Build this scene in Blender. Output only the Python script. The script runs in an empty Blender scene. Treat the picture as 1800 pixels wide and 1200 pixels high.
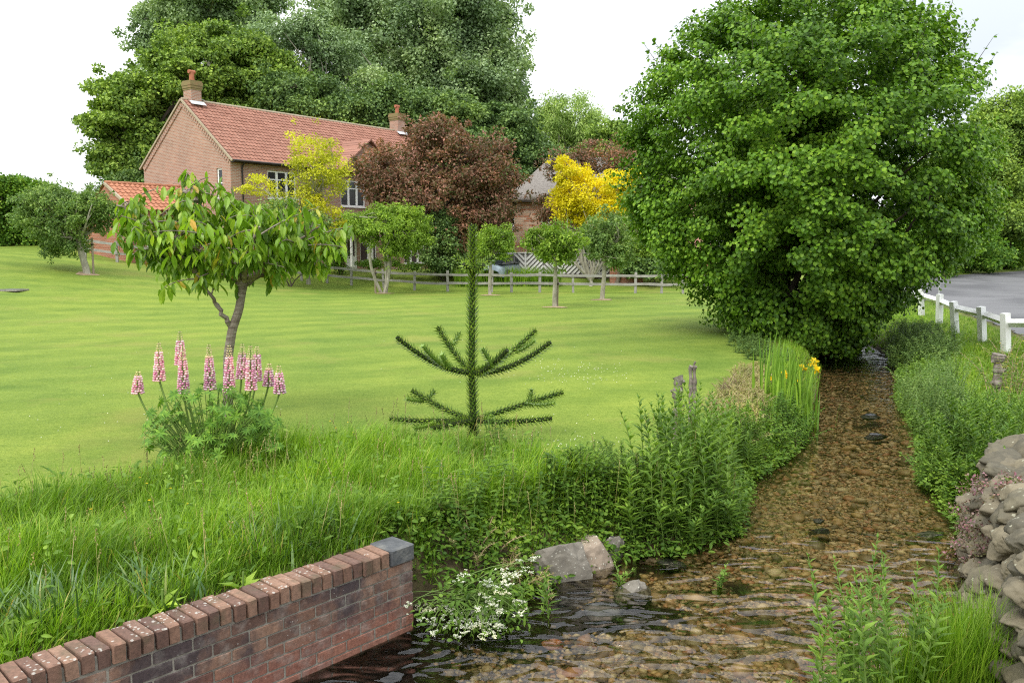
import bpy, bmesh, math, random
import numpy as np
from mathutils import Vector, noise as mnoise

S = bpy.context.scene
R = np.random.default_rng(7)
random.seed(7)

# ------------------------------------------------------------------ camera
EYE = 2.6
PITCH = math.atan(170 / 1500)
cam_d = bpy.data.cameras.new('camera')
cam = bpy.data.objects.new('camera', cam_d)
S.collection.objects.link(cam)
cam.location = (0, 0, EYE)
cam.rotation_euler = (math.pi / 2 - PITCH, 0, 0)
cam_d.sensor_width = 36
cam_d.lens = 30
cam_d.clip_start = 0.1
cam_d.clip_end = 3000
S.camera = cam

# ------------------------------------------------------------------ world, sun, exposure
SUN_EL, SUN_AZ = math.radians(52), math.radians(215)      # azimuth clockwise from +Y
world = bpy.data.worlds.new('World')
S.world = world
world.use_nodes = True
wn, wl = world.node_tree.nodes, world.node_tree.links
wn.clear()
w_out = wn.new('ShaderNodeOutputWorld')
sky = wn.new('ShaderNodeTexSky')
sky.sky_type = 'NISHITA'
sky.sun_disc = False
sky.sun_elevation = SUN_EL
sky.sun_rotation = SUN_AZ
sky.dust_density = 2.0
bg1 = wn.new('ShaderNodeBackground'); bg1.inputs['Strength'].default_value = 0.1
wl.new(sky.outputs[0], bg1.inputs['Color'])
bg2 = wn.new('ShaderNodeBackground'); bg2.inputs['Strength'].default_value = 1.0
tc = wn.new('ShaderNodeTexCoord')
mp = wn.new('ShaderNodeMapping'); mp.inputs['Scale'].default_value = (1.1, 1.1, 2.6); mp.inputs['Location'].default_value = (0.35, 0.1, 0.2)
wl.new(tc.outputs['Generated'], mp.inputs['Vector'])
nz = wn.new('ShaderNodeTexNoise'); nz.inputs['Scale'].default_value = 1.7; nz.inputs['Detail'].default_value = 7
nz.inputs['Roughness'].default_value = 0.55
wl.new(mp.outputs[0], nz.inputs['Vector'])
rp = wn.new('ShaderNodeValToRGB')
rp.color_ramp.elements[0].position = 0.36; rp.color_ramp.elements[0].color = (0.54, 0.58, 0.62, 1)
rp.color_ramp.elements[1].position = 0.58; rp.color_ramp.elements[1].color = (0.98, 0.99, 1.0, 1)
wl.new(nz.outputs['Fac'], rp.inputs['Fac'])
# overcast sky: brighter overhead than at the horizon
sz = wn.new('ShaderNodeSeparateXYZ'); wl.new(tc.outputs['Generated'], sz.inputs[0])
mr = wn.new('ShaderNodeMapRange'); mr.inputs['From Min'].default_value = 0.0; mr.inputs['From Max'].default_value = 1.0
mr.inputs['To Min'].default_value = 0.70; mr.inputs['To Max'].default_value = 1.9; wl.new(sz.outputs[2], mr.inputs['Value'])
wl.new(mr.outputs[0], bg2.inputs['Strength'])
wl.new(rp.outputs['Color'], bg2.inputs['Color'])
mx = wn.new('ShaderNodeMixShader'); mx.inputs[0].default_value = 0.93
wl.new(bg1.outputs[0], mx.inputs[1]); wl.new(bg2.outputs[0], mx.inputs[2])
wl.new(mx.outputs[0], w_out.inputs['Surface'])

sun_d = bpy.data.lights.new('sun', 'SUN')
sun_d.energy = 1.5
sun_d.angle = math.radians(28)
sun_d.color = (1.0, 0.95, 0.86)
sun = bpy.data.objects.new('sun', sun_d)
S.collection.objects.link(sun)
sdir = Vector((math.sin(SUN_AZ) * math.cos(SUN_EL), math.cos(SUN_AZ) * math.cos(SUN_EL), math.sin(SUN_EL)))
sun.rotation_euler = sdir.to_track_quat('Z', 'Y').to_euler()
sun.location = (0, 0, 60)

S.view_settings.view_transform = 'Standard'
S.view_settings.look = 'None'
S.view_settings.exposure = 0.85
S.view_settings.gamma = 1.0
S.cycles.filter_width = 1.15
S.cycles.use_denoising = False
S.cycles.sample_clamp_direct = 6.0
S.cycles.sample_clamp_indirect = 4.0
S.cycles.max_bounces = 6
S.cycles.transparent_max_bounces = 12
S.cycles.diffuse_bounces = 3
S.cycles.caustics_reflective = False
S.cycles.caustics_refractive = False

# ------------------------------------------------------------------ projection helpers (photo pixel -> world point)
cP, sP = math.cos(PITCH), math.sin(PITCH)
def ray(px, py):
    u, v = (px - 900) / 1500, (600 - py) / 1500
    return np.array([u, cP + v * sP, -sP + v * cP])
def pz(px, py, z):
    d = ray(px, py); t = (z - EYE) / d[2]
    return np.array([d[0] * t, d[1] * t, z])
def pd(px, py, Y):
    d = ray(px, py); t = Y / d[1]
    return np.array([d[0] * t, Y, EYE + d[2] * t])
def ss(t):
    t = np.clip(t, 0, 1); return t * t * (3 - 2 * t)

# ------------------------------------------------------------------ stream outline
WZ = 0.0
LE = [pz(px, py, 0) for px, py in [(1450,650),(1440,700),(1415,790),(1322,850),(1300,940),(1200,975),(1090,985),(1010,1010),(940,1040),(850,1075),(745,1092),(728,1104)]]
RE = [pz(px, py, 0) for px, py in [(1580,645),(1572,700),(1605,760),(1615,850),(1680,930),(1695,1000),(1712,1060),(1765,1160)]]
L2 = [(a[0], a[1]) for a in LE]
wall_end = np.array(L2[-1])
WDIR = np.array([-0.672, -0.740])                       # along the brick wall towards the camera
WNRM = np.array([0.740, -0.672])                        # out of its face, over the water
wall_far = wall_end + WDIR * 9.0
L2.append(tuple(wall_far))
R2 = [(a[0], a[1]) for a in RE]
SPOLY = np.array([(16.0,60),(11.2,42),(9.0,32),(7.7,26),(7.0,21.5)] + L2 + [(wall_far[0] + 6, wall_far[1] - 4), (2.3, -2.0), (2.45, 2.0), (2.75, 4.2)]
                 + R2[::-1] + [(9.0,21.5),(9.8,26),(11.2,32),(13.4,42),(18.5,60)])
NSEG_WALL = 5 + len(L2) - 2                              # index of the segment that is the wall

def poly_dist(poly, x, y):
    """signed distance (negative inside) and nearest segment"""
    x = np.asarray(x, float); y = np.asarray(y, float)
    best = np.full(x.shape, 1e9); seg = np.zeros(x.shape, int); inside = np.zeros(x.shape, bool)
    n = len(poly)
    for i in range(n):
        x1, y1 = poly[i]; x2, y2 = poly[(i + 1) % n]
        dx, dy = x2 - x1, y2 - y1
        t = np.clip(((x - x1) * dx + (y - y1) * dy) / (dx * dx + dy * dy + 1e-12), 0, 1)
        d = np.hypot(x - x1 - t * dx, y - y1 - t * dy)
        m = d < best
        best = np.where(m, d, best); seg = np.where(m, i, seg)
        c = ((y1 > y) != (y2 > y)) & (x < (x2 - x1) * (y - y1) / (y2 - y1 + 1e-12) + x1)
        inside ^= c
    return np.where(inside, -best, best), seg

def fence_x(y): return 10.4 + (y - 18) * 0.3304
ymid = np.array([-5, 4.2, 6, 8, 10, 14.4, 18, 26, 32, 42, 60, 200]); xmid = np.array([1., 1.5, 2.0, 3.0, 4.0, 5.9, 7.4, 8.7, 10.1, 12.3, 17.2, 60])

ROADL = np.array([(5.5,-5),(11.4,18),(15.3,29.5),(17.6,38),(19.5,44),(23.5,48.5),(33,56),(45,63),(75,78)], float)
ROADR = np.array([(12.5,-5),(18.5,18),(22,28),(25,35),(29,41),(34,46),(40,50),(52,57),(80,71)], float)
ROADP = np.concatenate([ROADL, ROADR[::-1]])

def base_h(x, y):
    x = np.asarray(x, float); y = np.asarray(y, float)
    lz = 0.5 - 0.005 * np.clip(y - 9, -4, 32)
    u = np.clip((-x - 6) / 20, 0, 1) * ss((y - 12) / 30)
    lz = lz + 2.1 * ss(u)
    lz = lz + 0.75 * ss((y - 42.0) / 5.0) * ss((-x + 14) / 6)* (1 - 0.6 * ss((-x - 10) / 8))
    rz = 0.26 + 0.2 * ss((x - fence_x(y) - 0.1) / 1.0) + 0.5 * ss((y - 32) / 30) + 0.5 * ss((6.6 - y) / 1.2) * ss((6 - x) / 1.5)
    s = x - np.interp(y, ymid, xmid)
    w = ss(s / 0.8 + 0.5)
    h = lz * (1 - w) + rz * w
    return h + 0.03 * np.sin(x * 0.7 + 1.3) * np.sin(y * 0.5)

def ground(x, y):
    x = np.asarray(x, float); y = np.asarray(y, float)
    b = base_h(x, y)
    d, seg = poly_dist(SPOLY, x, y)
    wallm = seg == NSEG_WALL
    stone = (seg >= NSEG_WALL + 2) & (seg < NSEG_WALL + 8)
    wdt = np.where(wallm, 0.10, np.where(stone, 0.35, 0.75))
    off = np.where(wallm, 0.06, np.where(stone, 0.28, 0.0))
    t = ss((d - off) / wdt + np.where(wallm | stone, 0, 0.22))
    bed = -0.15 - 0.05 * np.sin(x * 2.1) * np.cos(y * 1.7) - 0.06 * ss(-d / 0.8)
    bed = np.where(wallm & (d > -0.6), bed - 0.12, bed)
    h = bed * (1 - t) + b * t
    rd, _ = poly_dist(ROADP, x, y)
    return h - 0.10 * ss(-rd / 0.25)

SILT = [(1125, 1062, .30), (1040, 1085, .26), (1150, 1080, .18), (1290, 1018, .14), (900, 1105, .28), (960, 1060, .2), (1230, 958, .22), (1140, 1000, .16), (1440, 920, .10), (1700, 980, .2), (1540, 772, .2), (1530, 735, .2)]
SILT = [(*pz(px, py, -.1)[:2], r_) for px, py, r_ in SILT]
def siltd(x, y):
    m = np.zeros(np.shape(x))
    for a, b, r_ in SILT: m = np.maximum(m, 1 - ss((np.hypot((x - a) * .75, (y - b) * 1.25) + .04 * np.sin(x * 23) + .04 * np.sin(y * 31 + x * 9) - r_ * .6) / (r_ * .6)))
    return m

def gp(px, py):
    """where the photo's pixel meets the terrain"""
    d = ray(px, py); t = 2.0
    for _ in range(1200):
        if EYE + d[2] * t <= ground(d[0] * t, d[1] * t): break
        t += 0.05 + t * 0.002
    return np.array([d[0] * t, d[1] * t, float(ground(d[0] * t, d[1] * t))])

def g1(x, y): return float(ground(x, y))

# ------------------------------------------------------------------ node materials
def newmat(name):
    m = bpy.data.materials.new(name); m.use_nodes = True
    nt = m.node_tree; nt.nodes.clear()
    out = nt.nodes.new('ShaderNodeOutputMaterial')
    b = nt.nodes.new('ShaderNodeBsdfPrincipled')
    nt.links.new(b.outputs[0], out.inputs['Surface'])
    return m, nt, b, out
def ramp(nt, fac, cols, stops=None):
    r = nt.nodes.new('ShaderNodeValToRGB')
    n = len(cols)
    stops = stops or [i / max(1, n - 1) for i in range(n)]
    while len(r.color_ramp.elements) < n: r.color_ramp.elements.new(0.5)
    for e, c, s in zip(r.color_ramp.elements, cols, stops):
        e.position = s; e.color = (*c, 1)
    if fac is not None: nt.links.new(fac, r.inputs['Fac'])
    return r.outputs['Color']
def noise(nt, vec, scale, detail=5, rough=0.6, dist=0.0):
    n = nt.nodes.new('ShaderNodeTexNoise')
    n.inputs['Scale'].default_value = scale; n.inputs['Detail'].default_value = detail
    n.inputs['Roughness'].default_value = rough; n.inputs['Distortion'].default_value = dist
    if vec is not None: nt.links.new(vec, n.inputs['Vector'])
    return n.outputs['Fac']
def coords(nt, scale=(1, 1, 1), rot=(0, 0, 0), world_space=False):
    if world_space: o = nt.nodes.new('ShaderNodeNewGeometry').outputs['Position']
    else: o = nt.nodes.new('ShaderNodeTexCoord').outputs['Object']
    m = nt.nodes.new('ShaderNodeMapping'); m.inputs['Scale'].default_value = scale; m.inputs['Rotation'].default_value = rot
    nt.links.new(o, m.inputs['Vector']); return m.outputs[0]
def mixc(nt, fac, a, b, mode='MIX'):
    m = nt.nodes.new('ShaderNodeMix'); m.data_type = 'RGBA'; m.blend_type = mode
    for k, v in ((0, fac), (6, a), (7, b)):
        if isinstance(v, (int, float)): m.inputs[k].default_value = v
        elif isinstance(v, tuple): m.inputs[k].default_value = (*v, 1)
        else: nt.links.new(v, m.inputs[k])
    return m.outputs[2]
def math_(nt, op, a, b=0.5, c=None):
    m = nt.nodes.new('ShaderNodeMath'); m.operation = op
    for k, v in enumerate((a, b) if c is None else (a, b, c)):
        if isinstance(v, (int, float)): m.inputs[k].default_value = v
        else: nt.links.new(v, m.inputs[k])
    return m.outputs[0]
def island(nt): return nt.nodes.new('ShaderNodeNewGeometry').outputs['Random Per Island']
def bump(nt, b, h, strength=0.3, dist=0.02):
    n = nt.nodes.new('ShaderNodeBump'); n.inputs['Strength'].default_value = strength; n.inputs['Distance'].default_value = dist
    nt.links.new(h, n.inputs['Height']); nt.links.new(n.outputs[0], b.inputs['Normal'])

def leafmat(name, cols, scale=0.6, transl=0.3, rough=0.5, spec=0.2, stops=None, g=1.0, w=1.0):
    m, nt, b, out = newmat(name)
    cols = [(min(.9, a * g * w), min(.9, b_ * g), min(.9, c * g / w)) for a, b_, c in cols]
    c = ramp(nt, island(nt), cols, stops)
    n = noise(nt, coords(nt, world_space=True), scale, 3)
    v = ramp(nt, n, [(0.58, 0.64, 0.60), (1.0, 1.0, 1.0), (1.38, 1.28, 1.1)], [0.3, 0.5, 0.7])
    c2 = mixc(nt, 1.0, c, v, 'MULTIPLY')
    nt.links.new(c2, b.inputs['Base Color'])
    b.inputs['Roughness'].default_value = rough
    b.inputs['Specular IOR Level'].default_value = spec
    t = nt.nodes.new('ShaderNodeBsdfTranslucent')
    tcol = mixc(nt, 1.0, c2, (1.15, 1.25, 0.55), 'MULTIPLY')
    nt.links.new(tcol, t.inputs['Color'])
    mxs = nt.nodes.new('ShaderNodeMixShader'); mxs.inputs[0].default_value = transl
    nt.links.new(b.outputs[0], mxs.inputs[1]); nt.links.new(t.outputs[0], mxs.inputs[2])
    nt.links.new(mxs.outputs[0], out.inputs['Surface'])
    return m

def simplemat(name, cols, scale=4, rough=0.8, bumps=0.3, stretch=(1, 1, 1), isl=0.0, spec=0.3, bscale=None, bd=0.01, metal=0.0):
    m, nt, b, out = newmat(name)
    v = coords(nt, stretch)
    n = noise(nt, v, scale, 8, 0.65)
    f = n
    if isl > 0: f = mixval(nt, isl, n, island(nt))
    nt.links.new(ramp(nt, f, cols, None if isl > 0.4 else [0.28 + 0.44 * i / max(1, len(cols) - 1) for i in range(len(cols))]), b.inputs['Base Color'])
    b.inputs['Roughness'].default_value = rough; b.inputs['Specular IOR Level'].default_value = spec
    b.inputs['Metallic'].default_value = metal
    if bumps: bump(nt, b, noise(nt, v, bscale or scale * 3, 6), bumps, bd)
    return m
def mixval(nt, f, a, b_):
    m = nt.nodes.new('ShaderNodeMix'); m.data_type = 'FLOAT'; m.inputs[0].default_value = f
    nt.links.new(a, m.inputs[2]); nt.links.new(b_, m.inputs[3]); return m.outputs[0]

M = {}
def brickmat(name, cols, mortar, bw=0.225, bh=0.075, ms=0.008, stain=(0.75, 0.72, 0.7)):
    m, nt, b, out = newmat(name)
    o = nt.nodes.new('ShaderNodeTexCoord').outputs['Object']
    sp = nt.nodes.new('ShaderNodeSeparateXYZ'); nt.links.new(o, sp.inputs[0])
    u = math_(nt, 'ADD', sp.outputs[0], sp.outputs[1])
    cb = nt.nodes.new('ShaderNodeCombineXYZ'); nt.links.new(u, cb.inputs[0]); nt.links.new(sp.outputs[2], cb.inputs[1])
    br = nt.nodes.new('ShaderNodeTexBrick')
    br.inputs['Scale'].default_value = 1.0; br.inputs['Brick Width'].default_value = bw; br.inputs['Row Height'].default_value = bh
    br.inputs['Mortar Size'].default_value = ms; br.inputs['Color1'].default_value = (0, 0, 0, 1); br.inputs['Color2'].default_value = (1, 1, 1, 1)
    br.inputs['Mortar'].default_value = (0.5, 0.5, 0.5, 1)
    nt.links.new(cb.outputs[0], br.inputs['Vector'])
    c = ramp(nt, br.outputs['Color'], cols)
    n = noise(nt, o, 0.6, 6)
    c = mixc(nt, 1.0, c, ramp(nt, n, [stain, (1.08, 1.05, 1.0)], [0.3, 0.65]), 'MULTIPLY')
    c = mixc(nt, br.outputs['Fac'], c, mortar)
    nt.links.new(c, b.inputs['Base Color']); b.inputs['Roughness'].default_value = 0.9
    inv = math_(nt, 'SUBTRACT', 1.0, br.outputs['Fac'])
    bump(nt, b, inv, 0.5, 0.006)
    return m
M['brick_house'] = brickmat('buff pink brick', [(0.30, 0.14, 0.092), (0.39, 0.20, 0.14), (0.34, 0.165, 0.115), (0.43, 0.245, 0.18)], (0.38, 0.32, 0.27), ms=0.013)
M['brick_cottage'] = brickmat('mottled orange brick', [(0.50, 0.20, 0.11), (0.60, 0.30, 0.19), (0.72, 0.54, 0.42), (0.44, 0.17, 0.09)], (0.5, 0.42, 0.35), bw=0.34, bh=0.13, ms=0.012)
M['brick_red'] = brickmat('red garden brick', [(0.28, 0.09, 0.05), (0.38, 0.14, 0.08)], (0.35, 0.28, 0.22))
M['tile'] = simplemat('red clay pantile', [(0.17, 0.080, 0.056), (0.32, 0.155, 0.11), (0.25, 0.115, 0.08), (0.41, 0.225, 0.165)], 0.9, 0.75, 0.2, isl=0.62)
M['tile_orange'] = simplemat('orange clay pantile', [(0.30, 0.115, 0.065), (0.42, 0.19, 0.11), (0.35, 0.145, 0.08)], 1.5, 0.75, 0.2, isl=0.6)
M['white'] = simplemat('white painted wood', [(0.74, 0.74, 0.73), (0.85, 0.85, 0.84)], 3, 0.5, 0.1)
M['white_fence'] = simplemat('weathered white paint', [(0.50, 0.50, 0.46), (0.74, 0.75, 0.74), (0.82, 0.83, 0.83)], 3, 0.6, 0, (1, 1, .4))
M['pipe'] = simplemat('black plastic gutter', [(0.02, 0.015, 0.013), (0.035, 0.028, 0.025)], 3, 0.4, 0)
M['lead'] = simplemat('lead flashing', [(0.42, 0.45, 0.48), (0.62, 0.65, 0.68)], 3, 0.5, 0.2)
M['mortar'] = simplemat('verge mortar', [(0.30, 0.24, 0.16), (0.42, 0.36, 0.27)], 4, 0.9, 0.3)
M['lichen_brick'] = simplemat('lichened chimney brick', [(0.15, 0.10, 0.06), (0.22, 0.18, 0.08), (0.26, 0.13, 0.085)], 6, 0.9, 0.4)
M['pot'] = simplemat('terracotta pot', [(0.30, 0.10, 0.055), (0.42, 0.16, 0.09)], 6, 0.8, 0.2)
M['thatch'] = simplemat('grey weathered thatch', [(0.12, 0.108, 0.095), (0.20, 0.182, 0.165), (0.27, 0.25, 0.225)], 3.5, 0.95, 0.8, (3, 3, 0.7), bd=0.05)
M['thatch_eave_shade'] = simplemat('eave shade on thatch underside', [(0.03, 0.025, 0.02), (0.06, 0.05, 0.04)], 3, 0.95, 0.4)  # shadow under the eave put into this darker thatch colour
M['board'] = simplemat('silver grey boards', [(0.40, 0.39, 0.37), (0.58, 0.57, 0.55), (0.66, 0.65, 0.63)], 3, 0.8, 0.3, isl=0.5)
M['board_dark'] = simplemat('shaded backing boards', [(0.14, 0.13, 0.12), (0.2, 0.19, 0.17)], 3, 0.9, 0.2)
M['oak'] = simplemat('silvered cleft oak', [(0.14, 0.13, 0.105), (0.27, 0.26, 0.235), (0.38, 0.37, 0.34)], 5, 0.85, 0.5, (1, 1, 1), isl=0.3)
M['stake'] = simplemat('weathered stake timber', [(0.20, 0.16, 0.11), (0.34, 0.28, 0.21)], 6, 0.85, 0.4, (4, 4, 1))
M['bark'] = simplemat('grey brown bark', [(0.07, 0.055, 0.04), (0.16, 0.135, 0.10), (0.24, 0.21, 0.17)], 9, 0.9, 0.8, (1, 1, .35))
M['bark_pale'] = simplemat('pale lichened bark', [(0.16, 0.15, 0.11), (0.30, 0.28, 0.22), (0.42, 0.40, 0.33)], 8, 0.9, 0.6, (1, 1, .4))
M['bark_cherry'] = simplemat('banded cherry bark', [(0.07, 0.05, 0.04), (0.19, 0.155, 0.125), (0.33, 0.30, 0.25)], 7, 0.7, 0.7, (1, 1, 4.5), bd=0.006)
M['bark_dark'] = simplemat('dark bark', [(0.03, 0.022, 0.017), (0.075, 0.06, 0.045)], 5, 0.95, 0.6, (1, 1, .4))
M['ash_wood'] = simplemat('flaking pale stump bark', [(0.06, 0.048, 0.038), (0.17, 0.145, 0.12), (0.34, 0.31, 0.27)], 14, 0.9, 0.9, (1, 1, .5))
M['stem'] = simplemat('green stem', [(0.10, 0.17, 0.03), (0.17, 0.26, 0.06)], 6, 0.6, 0)
M['stem_dry'] = simplemat('dry stem', [(0.24, 0.17, 0.10), (0.42, 0.32, 0.2)], 6, 0.8, 0)
M['car'] = simplemat('blue grey car paint', [(0.20, 0.25, 0.28), (0.23, 0.28, 0.31)], 1, 0.25, 0, metal=0.3)
M['rubber'] = simplemat('rubber', [(0.02, 0.02, 0.02), (0.03, 0.03, 0.03)], 4, 0.8, 0)
M['metal'] = simplemat('galvanised metal', [(0.42, 0.43, 0.44), (0.55, 0.56, 0.57)], 4, 0.4, 0, metal=0.6)

def glassmat():
    m, nt, b, out = newmat('dark window glass')
    b.inputs['Base Color'].default_value = (0.03, 0.035, 0.04, 1); b.inputs['Roughness'].default_value = 0.08
    b.inputs['Specular IOR Level'].default_value = 0.7
    return m
M['glass'] = glassmat()

# foliage palettes
M['lf_hazel'] = leafmat('hazel leaf', [(0.030, 0.085, 0.010), (0.050, 0.135, 0.014), (0.075, 0.185, 0.018), (0.115, 0.235, 0.028)], 0.45, 0.25, 0.42, g=1.5, w=1.25)
M['lf_syc'] = leafmat('sycamore leaf', [(0.040, 0.075, 0.018), (0.085, 0.142, 0.026), (0.140, 0.205, 0.036)], 0.25, 0.2, g=2.1, w=1.05)
M['lf_pop'] = leafmat('poplar leaf', [(0.070, 0.110, 0.055), (0.115, 0.170, 0.085), (0.175, 0.235, 0.135)], 0.25, 0.25, g=2.1, w=1.04)
M['lf_dark'] = leafmat('dark evergreen leaf', [(0.025, 0.050, 0.018), (0.048, 0.085, 0.025), (0.080, 0.130, 0.034)], 0.3, 0.15, g=2.3, w=1.05)
M['lf_birch'] = leafmat('pale willow leaf', [(0.12, 0.20, 0.06), (0.18, 0.28, 0.08), (0.25, 0.35, 0.12)], 0.3, 0.35, g=1.55, w=1.1)
M['lf_yellow'] = leafmat('golden acer leaf', [(0.34, 0.35, 0.02), (0.46, 0.45, 0.03), (0.56, 0.54, 0.05)], 0.6, 0.35, g=1.2, w=0.98)
M['lf_yellow2'] = leafmat('bright golden acer leaf', [(0.48, 0.40, 0.010), (0.60, 0.51, 0.012), (0.70, 0.60, 0.02)], 0.6, 0.35, g=1.15, w=1.0)
M['lf_copper'] = leafmat('copper plum leaf', [(0.045, 0.055, 0.018), (0.085, 0.058, 0.034), (0.125, 0.066, 0.045), (0.20, 0.095, 0.07)], 0.35, 0.25, g=2.0, w=1.0)
M['lf_fruit'] = leafmat('apple leaf', [(0.10, 0.17, 0.025), (0.17, 0.27, 0.035), (0.26, 0.36, 0.05)], 0.8, 0.35, g=1.3, w=1.0)
M['lf_fruit_grey'] = leafmat('grey green apple leaf', [(0.05, 0.105, 0.03), (0.09, 0.16, 0.045), (0.15, 0.23, 0.075)], 0.8, 0.3, g=1.6, w=1.1)
M['lf_cherry'] = leafmat('cherry leaf', [(0.055, 0.13, 0.012), (0.085, 0.19, 0.018), (0.12, 0.25, 0.024), (0.17, 0.29, 0.035), (0.27, 0.20, 0.035)], 1.5, 0.35, 0.4, 0.4, [0, .3, .6, .95, 1], g=1.45, w=1.2)
M['lf_hedge'] = leafmat('beech hedge leaf', [(0.035, 0.09, 0.012), (0.065, 0.15, 0.018), (0.14, 0.24, 0.03)], 0.8, 0.25, g=1.5, w=1.08)
M['lf_herb'] = leafmat('willowherb leaf', [(0.055, 0.14, 0.028), (0.085, 0.20, 0.036), (0.13, 0.27, 0.05)], 1.5, 0.3, g=1.22, w=1.3)
M['lf_nettle'] = leafmat('nettle leaf', [(0.035, 0.10, 0.018), (0.06, 0.15, 0.022), (0.10, 0.21, 0.03)], 1.5, 0.3, g=1.3, w=1.3)
M['lf_lupin'] = leafmat('lupin leaf', [(0.045, 0.13, 0.022), (0.075, 0.19, 0.032), (0.12, 0.26, 0.04)], 2.0, 0.3, g=1.45, w=1.25)
M['lf_dry'] = leafmat('dry straw leaf', [(0.24, 0.20, 0.07), (0.36, 0.32, 0.13), (0.26, 0.30, 0.08), (0.50, 0.43, 0.24)], 1.5, 0.3)
M['lf_bramble'] = leafmat('bramble leaf', [(0.08, 0.15, 0.03), (0.14, 0.22, 0.04), (0.22, 0.26, 0.05), (0.5, 0.42, 0.06)], 1.5, 0.3, stops=[0, .5, .9, 1])
M['lf_purple'] = leafmat('purple creeping plant leaf', [(0.18, 0.08, 0.08), (0.14, 0.16, 0.06), (0.30, 0.13, 0.17), (0.16, 0.17, 0.07), (0.42, 0.22, 0.30)], 3, 0.2)
M['lf_iris'] = leafmat('iris leaf', [(0.10, 0.22, 0.03), (0.16, 0.30, 0.045), (0.22, 0.38, 0.06)], 2, 0.35, g=1.15, w=1.1)
M['lf_strap'] = leafmat('daffodil leaf', [(0.025, 0.075, 0.025), (0.045, 0.115, 0.032), (0.08, 0.16, 0.05), (0.36, 0.30, 0.14)], 2, 0.2, 0.4, 0.5, [0, .4, .85, 1], g=1.5, w=1.25)
M['grass'] = leafmat('long grass blade', [(0.06, 0.15, 0.012), (0.105, 0.24, 0.018), (0.155, 0.31, 0.026), (0.20, 0.36, 0.045), (0.34, 0.33, 0.14)], 0.9, 0.4, 0.5, 0.3, [0, .35, .7, .95, 1], g=1.2, w=1.18)
M['turf'] = leafmat('short turf blade', [(0.135, 0.205, 0.026), (0.165, 0.240, 0.034), (0.20, 0.275, 0.048)], 0.5, 0.5, g=1, w=1)
M['puzzle'] = leafmat('monkey puzzle leaf', [(0.045, 0.105, 0.018), (0.07, 0.15, 0.024), (0.15, 0.25, 0.045)], 3, 0.1, 0.35, 0.5, g=1.8, w=1.2)
M['puzzle_tip'] = leafmat('young monkey puzzle leaf', [(0.13, 0.22, 0.02), (0.20, 0.31, 0.03)], 3, 0.1, 0.4, 0.4)
M['pink'] = leafmat('pink lupin floret', [(0.60, 0.22, 0.38), (0.72, 0.36, 0.50), (0.84, 0.68, 0.72), (0.68, 0.30, 0.45)], 3, 0.2)
M['pink_tip'] = leafmat('lupin bud', [(0.50, 0.46, 0.20), (0.62, 0.55, 0.32), (0.66, 0.45, 0.32)], 3, 0.2)
M['umbel'] = leafmat('creamy umbel floret', [(0.55, 0.58, 0.40), (0.74, 0.75, 0.62), (0.82, 0.82, 0.74)], 3, 0.2)
M['yellow_petal'] = leafmat('yellow petal', [(0.75, 0.50, 0.01), (0.85, 0.62, 0.02)], 3, 0.3)

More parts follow.
